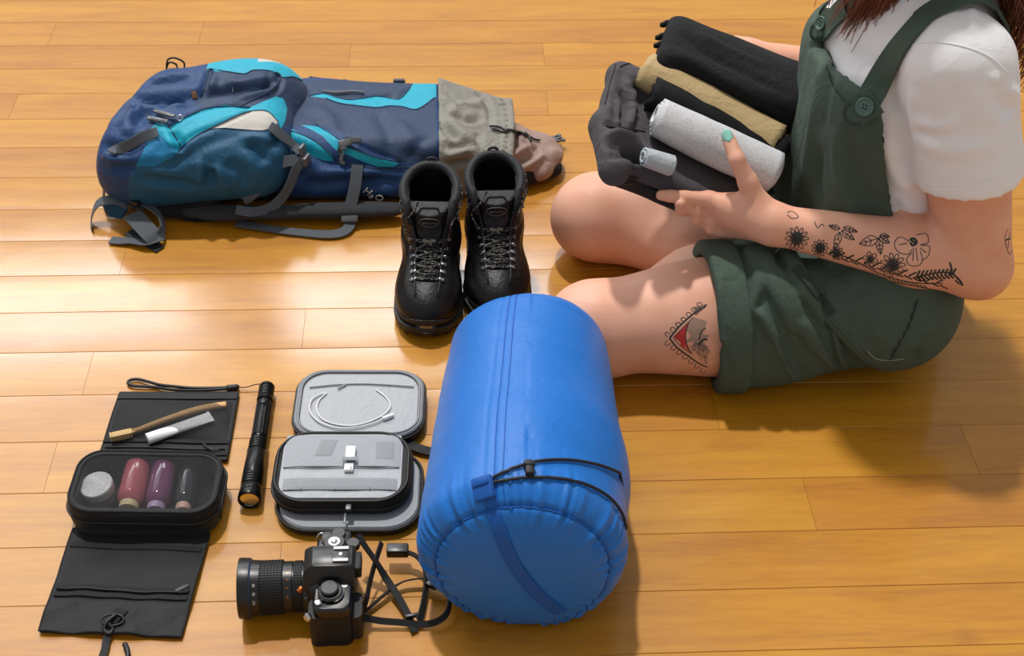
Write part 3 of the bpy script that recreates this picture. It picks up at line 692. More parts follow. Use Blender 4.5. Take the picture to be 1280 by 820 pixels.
# ================================================================ TORCH WITH WRIST CORD
def build_torch():
    AN = plain('anodised_black', (14, 15, 17), .32, .6); RB = plain('rubber_black', (12, 12, 14), .55)
    GL = NT('lens_glass'); GL.bs(Base_Color=(1, 1, 1, 1), Roughness=.02, Transmission_Weight=1.0, IOR=1.45); REF = plain('reflector', (235, 220, 190), .18, 1.0)
    T = thing('flashlight', 'slim black metal flashlight lying beside the grey organiser', 'flashlight', (-.34, -.23, 0))
    a = W(334, 482, .0125); b = W(311.5, 626, .0145); ax = _n(b-a); L = np.linalg.norm(b-a)
    r = .0105
    def knurl(d0, d1, r0, n, dep=.0007):
        out = []
        for k in range(n):
            t = d0+(d1-d0)*k/n; w = (d1-d0)/n; out += [(t, r0-dep), (t+w*.15, r0), (t+w*.7, r0), (t+w*.85, r0-dep)]
        return out
    lathe('tail_cap', [(0, r-.003), (.001, r-.0012), (.003, r), (.006, r), (.007, r-.001)]+knurl(.008, .026, r, 5)+[(.027, r+.0003), (.031, r+.0003), (.032, r-.001)], a, ax, T, AN, 36)
    bm = bmesh.new(); lathe_bm(bm, [(.030, r-.0017), (.031, r-.0012), (.107, r-.0012), (.108, r-.0017)], a, ax, 36)
    for k in range(12):                                              # grip flutes stand proud of the tube
        t = 2*np.pi*k/12; u = _n(np.cross(ax, [0, 0, 1.0])); v = np.cross(ax, u); n = math.cos(t)*u+math.sin(t)*v
        box_bm(bm, a+ax*.069+n*(r-.0008), (.066, .0032, .0014), frame(ax, n), .0005, 1)
    bmobj('barrel', bm, T, AN, autosmooth=35)
    lathe('head', [(.106, r-.001), (.108, r+.0008)]+knurl(.109, .128, r+.0012, 4, .0009)+[(.130, r+.0012), (.150, r+.0024), (.172, r+.0030)]+knurl(.174, .192, r+.0032, 4, .0010)+[(.193, r+.0034), (L-.012, r+.0036)], a, ax, T, AN, 40)
    bm = bmesh.new(); R1 = r+.0040; lathe_bm(bm, [(L-.012, R1-.0005), (L-.011, R1), (L-.001, R1), (L, R1-.0006), (L, R1-.0022), (L-.003, R1-.0026), (L-.010, .004), (L-.010, .0005)], a, ax, 40)
    bz = bmobj('bezel', bm, T, AN, autosmooth=35)
    lathe('reflector', [(L-.0100, .0005), (L-.0098, .0035), (L-.006, .0075), (L-.0034, R1-.0030)], a, ax, T, REF, 40)
    lathe('lens', [(L-.0036, .0004), (L-.0036, R1-.0028), (L-.0026, R1-.0028), (L-.0026, .0004)], a, ax, T, GL.m, 40)
    lathe('bulb', [(L-.0100, .0003), (L-.0100, .0024), (L-.0085, .0026), (L-.0080, .001)], a, ax, T, plain('led_yellow', (230, 205, 120), .4), 20)
    bm = bmesh.new(); R = frame(ax, [0, 0, 1.0])
    for k in (1, -1):
        box_bm(bm, a+ax*.131+np.array([.0, 0, 0])+R[:, 1]*k*(r+.0006), (.012, .0022, .007), R, .0006)
    bmobj('anti_roll_flat', bm, T, AN, autosmooth=40)
    box('side_switch', a+ax*.043+np.array([0, 0, r+.0002]), (.008, .006, .0022), R, .0008, T, RB)
    # wrist cord
    z = .0032
    loop = [W(299, 484, z), W(270, 487, z), W(240, 488, z), W(215, 487, z), W(195, 484, z), W(178, 483, z), W(166, 482, z), W(160, 479, z), W(163, 475, z), W(172, 474, z), W(185, 477, z+.001), W(200, 481, z+.0025), W(218, 483, z+.003), W(240, 485, z+.002), W(270, 485, z+.001), W(299, 483, z+.0005)]
    tube('wrist_loop', loop, .0021, T, RB, 8, n=6)
    e0 = W(283, 485.5, .0045); e1 = W(298, 484, .0045); lathe('cord_lock', [(0, .003), (.001, .0046), (.014, .0046), (.016, .003)], e0, _n(e1-e0), T, RB, 16)
    tube('split_cord', [W(298, 484, .0045), W(308, 484, .004), W(318, 481, .008), W(326, 480, .012), W(331, 481, .016)], .0007, T, RB, 6, n=5)
build_torch()
# ================================================================ GREY ORGANISER WITH CABLE
def tray_bm(R, o, w, h, rad, z0, z1, wall=.004, lip=.002, k=7):
    """open shallow tray with rounded corners, as one skin"""
    def ring(sh, z): return [o+R[:, 0]*x+R[:, 1]*y+np.array([0, 0, z]) for x, y in rrect(w-2*sh, h-2*sh, max(rad-sh, .002), k)]
    bm = bmesh.new(); b = .004
    stack_bm(bm, [ring(b, z0), ring(b*.3, z0+b*.35), ring(0, z0+b), ring(0, z1-.001), ring(wall*.3, z1), ring(wall*.8, z1), ring(wall, z1-.002), ring(wall+.001, z0+.004)])
    bmesh.ops.recalc_face_normals(bm, faces=bm.faces); return bm
def build_organiser():
    BK = fabric('black_nylon', (13, 14, 17), .6, 1500, .35, .001, 60, .3); GR = fabric('grey_ripstop', (158, 162, 168), .55, 1500, .3, .0012, 70, .2, .08)
    GR2 = fabric('grey_elastic', (150, 154, 159), .7, 2200, .5); GR3 = fabric('pale_grey_lining', (172, 175, 180), .5, 1500, .2, .0022, 45, .15, .08)
    ZP = plain('zip_black', (14, 14, 16), .5); WH = plain('white_plastic', (238, 238, 240), .35); SV = plain('silver_metal', (200, 200, 205), .25, 1.0)
    c = W(433, 590, .035); T = thing('cable_organiser', 'open grey-lined black zip organiser with its lid folded back', 'organiser', (c[0], c[1]-.0, 0))
    ang = math.radians(-1.5); R = np.stack([[math.cos(ang), math.sin(ang), 0], [-math.sin(ang), math.cos(ang), 0], [0, 0, 1]], 1)
    o1 = np.array([-.2205, -.312, 0.0])                               # lower compartments
    def ring(o, w, h, r, z, k=7): return [o+R[:, 0]*x+R[:, 1]*y+np.array([0, 0, z]) for x, y in rrect(w, h, r, k)]
    # lowest shell with grey lining rim
    bm = bmesh.new(); oo = o1+np.array([.004, -.012, 0]); w, h = .178, .138
    stack_bm(bm, [ring(oo, w-.006, h-.006, .04, 0), ring(oo, w, h, .043, .003), ring(oo, w, h, .043, .010), ring(oo, w-.003, h-.003, .042, .0115), ring(oo, w-.005, h-.005, .041, .0095)]); bmesh.ops.recalc_face_normals(bm, faces=bm.faces)
    bmobj('lower_shell', bm, T, BK, autosmooth=50)
    bm = bmesh.new(); stack_bm(bm, [ring(oo, w-.006, h-.006, .041, .009), ring(oo, w-.010, h-.010, .040, .0125), ring(oo, w-.020, h-.020, .036, .0115)]); bmobj('lower_lining', bm, T, GR, autosmooth=60)
    # upper shell: zip tape rolls round its rim
    o2 = o1+np.array([-.006, .006, 0]); w, h = .170, .126
    bm = bmesh.new(); stack_bm(bm, [ring(o2, w-.008, h-.008, .036, .011), ring(o2, w, h, .040, .015), ring(o2, w, h, .040, .021), ring(o2, w-.002, h-.002, .039, .023), ring(o2, w, h, .04, .025), ring(o2, w, h, .04, .031), ring(o2, w-.005, h-.005, .038, .034), ring(o2, w-.012, h-.012, .035, .033)]); bmesh.ops.recalc_face_normals(bm, faces=bm.faces)
    bmobj('upper_shell', bm, T, BK, autosmooth=60)
    for zz, e in ((.023, .0006), (.034, -.006)): tube('zip_tape', np.array(ring(o2, w+e, h+e, .04, zz, 10)), .0019, T, ZP, 6, closed=True)
    tube('zip_tape', np.array(ring(oo, .178, .138, .043, .0105, 10)), .0015, T, ZP, 6, closed=True)
    # zip pull at the near edge
    p = o2+R[:, 1]*(-h/2-.003)+R[:, 0]*.012+np.array([0, 0, .03]); bm = bmesh.new(); box_bm(bm, p, (.007, .010, .004), R, .001); box_bm(bm, p+np.array([-.004, -.012, -.006]), (.003, .016, .0015), R, .0006); bmobj('zip_pull', bm, T, plain('dull_zip_metal', (96, 98, 102), .45, .6), autosmooth=40)
    # padded grey insert, puffed by what is in it
    NX, NY = 90, 64; wi, hi = .150, .112; g = []; hx = lambda x, y: max(abs(x)/(wi/2), abs(y)/(hi/2))
    oi = o2+R[:, 1]*.003-R[:, 0]*.001
    V = []
    for j in range(NY):
        for i in range(NX):
            u = -1+2*i/(NX-1); v = -1+2*j/(NY-1); e = .33; 
            x = u*wi/2; y = v*hi/2; rr = .026; ax_, ay_ = abs(x)-(wi/2-rr), abs(y)-(hi/2-rr)
            if ax_ > 0 and ay_ > 0:
                m = max(ax_, ay_); n = math.hypot(ax_, ay_); x = math.copysign(wi/2-rr+ax_*m/n, x); y = math.copysign(hi/2-rr+ay_*m/n, y)
            dd = max(0, 1-max(abs(u), abs(v))**6); z = .033+.0035*dd+.0006*math.sin(x*90+1)*math.cos(y*70)*dd
            if v < -.10: z -= .0022*dd                                    # band pocket edge
            pass
            V.append(oi+R[:, 0]*x+R[:, 1]*y+np.array([0, 0, z]))
    Fq = [(j*NX+i, j*NX+i+1, (j+1)*NX+i+1, (j+1)*NX+i) for j in range(NY-1) for i in range(NX-1)]
    ins = from_arrays('insert_panel', V, Fq, T, GR3)
    def Q(u, v, z=.0375): return oi+R[:, 0]*u*wi/2+R[:, 1]*v*hi/2+np.array([0, 0, z])
    def patch(name, u0, u1, v0, v1, mat, z=.0362, th=.0012, lab=None, skew=0):
        bm = bmesh.new(); nx = 16; ny = 6; grid_ = []
        for s_ in (0, 1):
            for j in range(ny+1):
                for i in range(nx+1):
                    u = u0+(u1-u0)*i/nx; v = v0+(v1-v0)*j/ny; dd = max(0, 1-max(abs(u), abs(v))**6)
                    grid_.append(bm.verts.new(Q(u+skew*(v-v0), v, z-.0035+.0035*dd+s_*th*(1 if 0 < j < ny and 0 < i < nx else .4))))
        n1 = (nx+1)*(ny+1)
        for j in range(ny):
            for i in range(nx):
                a = j*(nx+1)+i; bm.faces.new([grid_[q+n1] for q in (a, a+1, a+nx+2, a+nx+1)]); bm.faces.new([grid_[q] for q in (a+nx+1, a+nx+2, a+1, a)])
        bmesh.ops.recalc_face_normals(bm, faces=bm.faces); o = bmobj(name, bm, T, mat)
        if lab: o['label'] = lab
        return o
    patch('elastic_band', -.93, .93, -.80, -.46, GR2, .0362); patch('pocket_flap', -.97, .97, -.09, .93, GR, .0362, .0016)
    patch('mesh_patch', -.46, -.18, .20, .72, GR2, .0378, .0006, skew=.15); patch('mesh_patch', .56, .86, .12, .66, GR2, .0378, .0006, skew=-.02)
    for uu_ in (-.62, -.08, .50): tube('band_stitching', [Q(uu_, v, .0368) for v in (-.82, -.7, -.6, -.5, -.44)], .0005, T, GR3, 5)
    tube('flap_hem', [Q(u, -.11, .0372-.0035+.0035*max(0, 1-abs(u)**6)) for u in np.linspace(-.96, .96, 20)], .0008, T, GR2, 5)
    # lid
    o3 = np.array([-.2105, -.172, 0]); w, h = .172, .134; Rl = R
    bm = bmesh.new(); stack_bm(bm, [ring(o3, w-.008, h-.008, .036, 0), ring(o3, w, h, .039, .004), ring(o3, w, h, .039, .013), ring(o3, w-.002, h-.002, .038, .016)]); bmesh.ops.recalc_face_normals(bm, faces=bm.faces); bmobj('lid_shell', bm, T, BK, autosmooth=50)
    bm = bmesh.new(); stack_bm(bm, [ring(o3, w-.003, h-.003, .038, .014), ring(o3, w-.003, h-.003, .038, .018), ring(o3, w-.008, h-.008, .036, .020), ring(o3, w-.014, h-.014, .034, .0175), ring(o3, w-.018, h-.018, .032, .0155)]); bmobj('lid_lining', bm, T, GR, autosmooth=60)
    bm = bmesh.new(); stack_bm(bm, [ring(o3, w-.016, h-.016, .033, .0135), ring(o3, w-.0185, h-.0185, .032, .0175), ring(o3, w-.03, h-.03, .028, .0180)]); bmobj('lid_pocket', bm, T, GR3, autosmooth=60)
    tube('lid_binding', np.array(ring(o3, w-.014, h-.014, .034, .0195, 10)), .0015, T, GR2, 6, closed=True)
    tube('zip_tape', np.array(ring(o3, w, h, .039, .0135, 10)), .0017, T, ZP, 6, closed=True)
    def L3(u, v, z=.018): return o3+R[:, 0]*u*w/2+R[:, 1]*v*h/2+np.array([0, 0, z])
    zz = [L3(-.80, .42), L3(-.4, .50), L3(0, .53), L3(.4, .50), L3(.82, .44)]
    ribbon('lid_zip', catmull(zz, 6), .0042, .0016, (0, 0, 1), T, GR2, n=0); tube('zip_teeth', [p+np.array([0, 0, .0009]) for p in catmull(zz, 6)], .0007, T, ZP, 5)
    box('zip_pull', L3(-.30, .44, .0205), (.013, .0028, .0014), frame([1, .8, 0]), .0005, T, GR2)
    # hinge and the black webbing behind
    bm = bmesh.new(); box_bm(bm, (o1+o3)/2+np.array([-.004, .003, .016]), (.086, .022, .003), R, .001); bmobj('hinge', bm, T, GR, autosmooth=40)
    ribbon('grab_strap', [W(505, 553, .006), W(525, 561, .006), W(545, 566, .004), W(565, 567, .003)], .015, .002, (0, 0, 1), T, BK, n=5)
    # things in it
    CB = plain('white_cable', (226, 228, 230), .45)
    C = thing('charging_cable', 'thin white charging cable coiled on the grey organiser lid', 'cable', L3(0, 0, .0185))
    P = [(470, 487), (483, 497), (488, 508), (480, 518), (462, 527), (440, 532), (418, 530), (402, 523), (396, 511), (399, 500), (408, 491)]
    zc = .0195
    coil = [W(x, y, zc) for x, y in P]+[W(x, y, zc+.0012) for x, y in ((392, 497), (387, 508), (390, 519), (402, 529), (424, 535), (446, 534), (466, 529), (478, 524))]
    tube('cord', coil, .0011, C, CB, 7, n=6)
    a = W(478, 524, zc+.001); b = W(494, 518, zc+.001); lathe('plug', [(0, .0015), (.001, .0032), (.010, .0036), (.0105, .0028), (.016, .0028)], a, _n(b-a), C, WH, 14)
    U = thing('memory_stick', 'small white memory stick tucked in the grey pocket flap', 'memory stick', Q(.13, 0))
    box('stick_body', Q(.14, .24, .0415), (.0125, .021, .0045), R, .0012, U, WH); box('stick_cap', Q(.13, -.16, .0375), (.0115, .013, .0045), R, .001, U, WH)
    box('metal_plug', Q(.13, -.20, .0400), (.007, .006, .0012), R, .0004, U, SV)
    bm = bmesh.new(); box_bm(bm, Q(.14, .02, .0432), (.019, .0065, .0012), R, .0005); bmobj('elastic_loop', bm, T, GR2, autosmooth=40)
build_organiser()
# ================================================================ PHOTO CAMERA
def build_camera():
    BL = plain('camera_black', (13, 13, 15), .36); LE = fabric('camera_leatherette', (11, 11, 13), .6, 900, .9); GR = plain('grip_rubber', (9, 9, 11), .62)
    SV = plain('silver_metal', (200, 200, 205), .25, 1.0); WH = plain('print_white', (225, 225, 225), .5); AM = plain('orange_metal', (200, 120, 50), .35, .6)
    STR = fabric('strap_webbing', (14, 15, 18), .55, 1800, .5); GL = plain('front_glass', (10, 8, 16), .05)
    T = thing('film_camera', 'black film SLR camera with zoom lens pointing left', 'camera', (-.23, -.5, 0))
    x0, x1, y0, y1, zt = -.2465, -.2045, -.556, -.446, .062
    # body shell: rounded slab standing on the floor, long side away from the viewer
    bm = bmesh.new(); cx, cy = (x0+x1)/2, (y0+y1)/2; w, h = x1-x0, y1-y0
    def ring(sh, z): return [np.array([cx+x, cy+y, z]) for x, y in rrect(w-2*sh, h-2*sh, .010, 5)]
    stack_bm(bm, [ring(.002, 0), ring(0, .0015), ring(0, .050)]); bmobj('body', bm, T, LE, autosmooth=40)
    bm = bmesh.new(); stack_bm(bm, [ring(-.0004, .049), ring(-.0006, .050), ring(-.0006, zt-.003), ring(.002, zt)]); bmobj('top_plate', bm, T, BL, autosmooth=40)
    bm = bmesh.new(); stack_bm(bm, [ring(-.0005, 0), ring(-.0005, .006)]); bmobj('bottom_plate', bm, T, BL, autosmooth=40)
    # hand grip bulge at the near end
    bm = bmesh.new(); stack_bm(bm, [[np.array([x0+.006+x, y0+.014+y, z]) for x, y in rrect(.024, .030, .009, 5)] for z in (0, .002, .046, .049)]); bmobj('grip', bm, T, GR, autosmooth=40)
    bm = bmesh.new(); stack_bm(bm, [[np.array([x1+.004+x, y0+.022+y, z]) for x, y in rrect(.014, .036, .006, 5)] for z in (.006, .008, .040, .043)]); bmobj('thumb_rest', bm, T, GR, autosmooth=40)
    # pentaprism housing with sloping faces
    py = -.4965; bm = bmesh.new()
    def pr(hw, xa, xb, z): return [np.array([xa, py-hw, z]), np.array([xb, py-hw, z]), np.array([xb, py+hw, z]), np.array([xa, py+hw, z])]
    stack_bm(bm, [pr(.027, x0-.012, x1+.002, zt-.012), pr(.026, x0-.013, x1+.003, zt), pr(.019, x0-.012, x1+.004, zt+.013), pr(.016, x0-.004, x1+.002, zt+.021), pr(.014, x0+.0, x1-.001, zt+.0225)])
    bmesh.ops.bevel(bm, geom=list(bm.edges), offset=.0013, segments=2, affect='EDGES'); bmesh.ops.recalc_face_normals(bm, faces=bm.faces); bmobj('prism_housing', bm, T, BL, autosmooth=35)
    box('eyepiece', (x1+.006, py, zt+.006), (.009, .026, .017), None, .002, T, GR)
    # hot shoe: rails and contact
    zt2 = zt+.0225; bm = bmesh.new()
    for s in (1, -1): box_bm(bm, (x1-.012, py+s*.0088, zt2+.0022), (.017, .0040, .0012), None, .0003, 1); 
    bmobj('shoe_rail', bm, T, WH, smooth=False)
    box('hot_shoe', (x1-.012, py, zt2+.0005), (.018, .021, .0012), None, .0003, T, BL); lathe('shoe_contact', [(0, .0024), (.0014, .0024), (.0016, .002)], (x1-.012, py, zt2+.0008), (0, 0, 1), T, SV, 16)
    # far end dials
    def dial(name, x, y, z, r, h, mat, kn=28, lab=None):
        bm = bmesh.new(); lathe_bm(bm, [(0, r), (h*.15, r), (h*.8, r), (h, r*.9)], (x, y, z), (0, 0, 1), 48)
        for k in range(kn): t = 2*np.pi*k/kn; box_bm(bm, (x+r*math.cos(t), y+r*math.sin(t), z+h*.45), (.0009, r*.12, h*.7), frame([math.cos(t), math.sin(t), 0]))
        o = bmobj(name, bm, T, mat, autosmooth=35)
        if lab: o['label'] = lab
        return o
    dx = x0+.020; dial('rewind_dial', dx, -.464, zt, .0125, .009, BL); lathe('dial_ring', [(0, .0068), (.0007, .0068), (.0007, .0040)], (dx, -.464, zt+.009), (0, 0, 1), T, WH, 32, 20)
    lathe('dial_hub', [(0, .0030), (.0022, .0030), (.0026, .0022)], (dx, -.464, zt+.009), (0, 0, 1), T, SV, 20)
    lathe('dial_top', [(0, .0036), (.0009, .0036)], (dx, -.464, zt+.009), (0, 0, 1), T, BL, 20)
    dial('selector_dial', dx+.004, -.4475, zt-.001, .0080, .007, BL, 20); dial('winder_knob', x1-.001, -.462, zt-.003, .0075, .008, BL, 18)
    box('end_block', (cx, y1-.004, zt-.004), (.034, .020, .012), None, .003, T, BL)
    # near end: speed dial, shutter release, lever
    dial('speed_dial', x0+.019, -.5335, zt, .0135, .006, BL); dial('speed_dial_cap', x0+.018, -.5325, zt+.006, .0100, .005, BL, 24)
    th = np.linspace(-1.2, 1.6, 14); tube('dial_scale', [np.array([x0+.019+.0142*math.cos(t), -.5335+.0142*math.sin(t), zt+.0028]) for t in th], .0009, T, SV, 5)
    lathe('release_button', [(0, .0042), (.003, .0042), (.0036, .003)], (x0+.006, -.552+.006, zt-.001), (0, 0, 1), T, SV, 20)
    lathe('frame_counter', [(0, .0035), (.0012, .0035)], (x1-.008, -.522, zt), (0, 0, 1), T, WH, 20)
    lathe('mode_button', [(0, .0036), (.004, .0036), (.0044, .003)], (x0-.0155, -.5185, .052), (-.5, 0, .8), T, AM, 20)
    lathe('strap_lug', [(0, .004), (.002, .0052), (.004, .0052), (.006, .003)], (x0-.004, y0+.002, .050), (-.6, -.6, .3), T, SV, 20)
    tube('strap_lug', [np.array([x0+.004+.006*math.cos(t), y1+.004+.003*math.sin(t), .052+.006*math.sin(t)]) for t in np.linspace(0, 2*np.pi, 18, endpoint=False)], .0012, T, SV, 6, closed=True)
    # lens mount and zoom lens
    o = np.array([x0-.001, -.4975, .0345]); ax = _n([-1, -.02, .0])
    bm = bmesh.new(); stack_bm(bm, [[o+np.array([.006-k*.010, x*(1-.08*k), y*(1-.08*k)+.001]) for x, y in rrect(.066, .060, .012, 4)] for k in (0, 1)]); bmesh.ops.recalc_face_normals(bm, faces=bm.faces); bmobj('lens_mount', bm, T, BL, autosmooth=40)
    def ribs(d0, d1, r, n, k=3): 
        out = []
        for i in range(n):
            t = d0+(d1-d0)*i/n; q = (d1-d0)/n; out += [(t, r-.0011), (t+q*.1, r), (t+q*.72, r), (t+q*.8, r-.0011)]
        return out
    lens = [('aperture_ring', [(.004, .029), (.006, .0305), (.012, .0305), (.0125, .0295)], BL), ('lens_barrel', [(.012, .0275), (.026, .0272)], BL)]
    for nme, pf, m in lens: lathe(nme, pf, o, ax, T, m, 64)
    def knurled(name, d0, d1, r, n, nd):
        bm = bmesh.new(); lathe_bm(bm, [(d0, r-.0015), (d0+.0004, r-.0008), (d1-.0004, r-.0008), (d1, r-.0015)], o, ax, 72)
        u = _n(np.cross(ax, [0, 0, 1.0])); v = np.cross(ax, u)
        for i in range(n):
            t = 2*np.pi*i/n; nrm = math.cos(t)*u+math.sin(t)*v
            for k in range(nd):
                q = (d1-d0)/nd; box_bm(bm, o+ax*(d0+q*(k+.5))+nrm*(r-.0006), (q*.66, 2*np.pi*r/n*.62, .0016), frame(ax, nrm))
        return bmobj(name, bm, T, GR, smooth=False)
    knurled('aperture_grip', .014, .024, .0292, 56, 3); knurled('zoom_grip', .036, .062, .0308, 60, 7)
    lathe('scale_ring', [(.025, .0282), (.0255, .0290), (.0355, .0290), (.036, .0285)], o, ax, T, BL, 64)
    lathe('front_barrel', [(.061, .0300), (.062, .0312), (.070, .0318), (.0715, .0318), (.072, .0328), (.0735, .0342), (.0840, .0350), (.0860, .0346), (.0860, .0310), (.079, .0280), (.076, .024), (.0755, .001)], o, ax, T, BL, 72)
    lathe('front_glass', [(.0745, .001), (.0765, .012), (.0770, .020), (.0760, .0245)], o, ax, T, GL, 48)
    lathe('front_band', [(.0722, .0331), (.0729, .0338)], o, ax, T, plain('blue_band', (70, 90, 130), .4), 72)
    u = _n(np.cross(ax, [0, 0, 1.0])); v = np.array([0, 0, 1.0])
    def marks(name, dist, r, items, mat, size=.0032):
        for s, a in items:
            nrm = _n(-u*math.sin(a)+v*math.cos(a)) if False else _n(np.array([0, -math.sin(a), math.cos(a)])); tang = _n(np.cross(nrm, ax))
            text_obj(name, s, size, o+ax*dist+nrm*(r+.0001), np.stack([tang, _n(np.cross(nrm, tang)), nrm], 1), T, mat, .00006)
    marks('focal_marks', .067, .0316, [('35', .62), ('70', .92), ('105', 1.25)], WH, .0040)
    marks('distance_marks', .030, .0290, [('2', .15), ('3', .42), ('5', .75), ('10', 1.1)], AM, .0042); marks('aperture_marks', .0095, .0305, [('22', -.1), ('16', .15), ('11', .4), ('8', .62), ('5.6', .9), ('4', 1.15)], WH, .0036)
    # neck strap, resting on edge and on the floor
    S = lambda px, py, z: W(px, py, z)
    up = (0, 0, 1)
    ribbon('neck_strap', [S(447, 668, .052), S(456, 682, .045), S(470, 702, .030), S(482, 722, .016), S(497, 745, .010), S(508, 765, .006), S(514, 779, .005), S(519, 790, .003)], .0095, .0018, [(.5, .2, 1)]*3+[(.2, .1, 1)]*5, T, STR, n=6)
    ribbon('neck_strap', [S(477, 678, .034), S(470, 700, .030), S(463, 725, .022), S(458, 750, .014), S(452, 768, .008)], .0075, .0020, [(.9, .1, .5)]*5, T, STR, n=6)
    ribbon('neck_strap', [S(430, 774, .018), S(452, 772, .014), S(475, 776, .010), S(500, 778, .008), S(520, 780, .006), S(540, 779, .006), S(556, 770, .008), S(562, 755, .011), S(558, 738, .013), S(548, 729, .014)], .0078, .0018, [(0, -.7, 1)]*5+[(.3, -.7, .9), (.8, -.4, .7), (1, 0, .5), (.8, .5, .6), (.4, .9, .6)], T, STR, n=6)
    ribbon('neck_strap', [S(548, 729, .014), S(535, 724, .013), S(518, 724, .012), S(500, 729, .010), S(482, 742, .008), S(465, 757, .006), S(452, 768, .005), S(444, 780, .004)], .0070, .0018, [(.2, 1, .8)]*8, T, STR, n=6)
    ribbon('neck_strap', [S(493, 690, .020), S(505, 690, .022), S(520, 695, .021), S(530, 708, .018), S(533, 725, .013), S(531, 745, .010), S(528, 762, .008), S(524, 776, .007)], .0100, .0019, [(.2, .6, 1), (.3, .4, 1), (.6, .3, .9), (.9, .1, .7), (1, 0, .6), (1, 0, .6), (1, 0, .7), (1, 0, .8)], T, STR, n=6)
    for a, b, s3 in (((486, 688, .022), (508, 688, .022), (.026, .014, .012)), ((535, 727, .014), (547, 733, .014), (.014, .012, .006)), ((508, 771, .009), (524, 768, .009), (.018, .005, .005))):
        a, b = S(*a), S(*b); box('strap_buckle', (a+b)/2, s3, frame(b-a), .0018, T, BL)
build_camera()
# ================================================================ HANGING TOILETRY BAG
def build_toiletry():
    BK = fabric('black_polyester', (16, 17, 21), .62, 1300, .4, .0016, 38, .35); BK2 = fabric('black_binding', (10, 11, 13), .7, 1700, .3)
    NET = mesh_cloth('black_net', (16, 17, 20), .0022, .23); ZP = plain('zip_black', (14, 14, 16), .5); IN = fabric('black_lining', (10, 11, 13), .8, 1500, .3, .001, 60)
    T = thing('toiletry_bag', 'black hanging toiletry bag unrolled into two flaps and a net box', 'toiletry bag', (-.47, -.34, 0))
    def quadgrid(c4, nx, ny, zf, round_=.0):
        TL, TR, BR, BL = [np.array(c, float) for c in c4]; P = np.zeros((ny, nx, 3))
        for j in range(ny):
            for i in range(nx):
                u, v = i/(nx-1), j/(ny-1); P[j, i] = (TL*(1-u)+TR*u)*(1-v)+(BL*(1-u)+BR*u)*v; P[j, i, 2] = zf(u, v)
        return P
    def slab(name, P, th, mat, parent=T):
        ny, nx, _ = P.shape; bm = bmesh.new(); top = [[bm.verts.new(P[j, i]) for i in range(nx)] for j in range(ny)]
        Bt = P.copy(); Bt[..., 2] = np.maximum(Bt[..., 2]-th, .0003); bot = [[bm.verts.new(Bt[j, i]) for i in range(nx)] for j in range(ny)]
        for j in range(ny-1):
            for i in range(nx-1):
                bm.faces.new((top[j][i], top[j+1][i], top[j+1][i+1], top[j][i+1])); bm.faces.new((bot[j][i], bot[j][i+1], bot[j+1][i+1], bot[j+1][i]))
        edge = [(0, i) for i in range(nx)]+[(j, nx-1) for j in range(1, ny)]+[(ny-1, i) for i in range(nx-2, -1, -1)]+[(j, 0) for j in range(ny-2, 0, -1)]
        for (a, b), (c, d) in zip(edge, edge[1:]+edge[:1]): bm.faces.new((top[a][b], top[c][d], bot[c][d], bot[a][b]))
        bmesh.ops.recalc_face_normals(bm, faces=bm.faces); return bmobj(name, bm, parent, mat, autosmooth=60)
    def zw(x, y, s, a): return a*float(wob(np.array([[x, y, 0]], np.float32), 9, s, 2)[0])
    # upper flap
    c4 = [W(150, 491, .004), W(298, 491, .004), W(283, 574, .006), W(123, 571, .006)]
    P = quadgrid(c4, 40, 30, lambda u, v: .0052+.0012*math.sin(u*7+v*3)*math.sin(v*5)); up = slab('upper_flap', P, .004, BK)
    E = lambda P, u, v, dz=0: P[int(round(v*(P.shape[0]-1))), int(round(u*(P.shape[1]-1)))]+np.array([0, 0, dz])
    def border(P, name, r=.0016, mat=BK2):
        ny, nx, _ = P.shape; e = [P[0, i] for i in range(nx)]+[P[j, nx-1] for j in range(1, ny)]+[P[ny-1, i] for i in range(nx-2, -1, -1)]+[P[j, 0] for j in range(ny-2, 0, -1)]
        return tube(name, np.array(e)-np.array([0, 0, .001]), r, T, mat, 6, closed=True)
    border(P, 'binding')
    Pn = P[4:22, 1:-1].copy(); k = Pn.shape; 
    for j in range(k[0]):
        for i in range(k[1]): Pn[j, i, 2] += .0016+.0150*(math.sin(math.pi*i/(k[1]-1))*math.sin(math.pi*j/(k[0]-1)))**.7
    pocket = slab('net_pocket', Pn, .0001, NET)
    for o_ in (pocket,):                                              # keep a single sheet
        bm = bmesh.new(); bm.from_mesh(o_.data); n = k[0]*k[1]; bmesh.ops.delete(bm, geom=[v for v in bm.verts if v.index >= n], context='VERTS'); bm.to_mesh(o_.data); bm.free()
    ribbon('flap_band', [E(P, u, .06, .0012) for u in np.linspace(.01, .99, 12)], .013, .0014, (0, 0, 1), T, BK, n=0)
    for v_ in (.76, .93): ribbon('zip_band', [E(P, u, v_, .001) for u in np.linspace(.01, .99, 12)], .006, .002, (0, 0, 1), T, BK2, n=0)
    tube('zip_teeth', [E(P, u, .86, .0016) for u in np.linspace(.02, .98, 12)], .0010, T, ZP, 5)
    a = E(P, .80, .80, .004); tube('zip_pull', [a, a+np.array([.006, -.008, .001]), a+np.array([.014, -.014, 0]), a+np.array([.022, -.013, -.001])], .0013, T, ZP, 6, n=4)
    # lower flap
    c4 = [W(92, 662, .004), W(262, 668, .004), W(226, 796, .004), W(49, 789, .004)]
    P2 = quadgrid(c4, 44, 40, lambda u, v: .0065+(.0026*math.sin(u*9+1+2*v)*math.sin(v*8+.5)+.0012*math.sin(u*23+9*v)*math.sin(v*17))*(v*.7+.3)); slab('lower_flap', P2, .005, BK); border(P2, 'binding')
    Pm = P2[8:24, 1:-1].copy(); Pm[..., 2] += .0014; k = Pm.shape
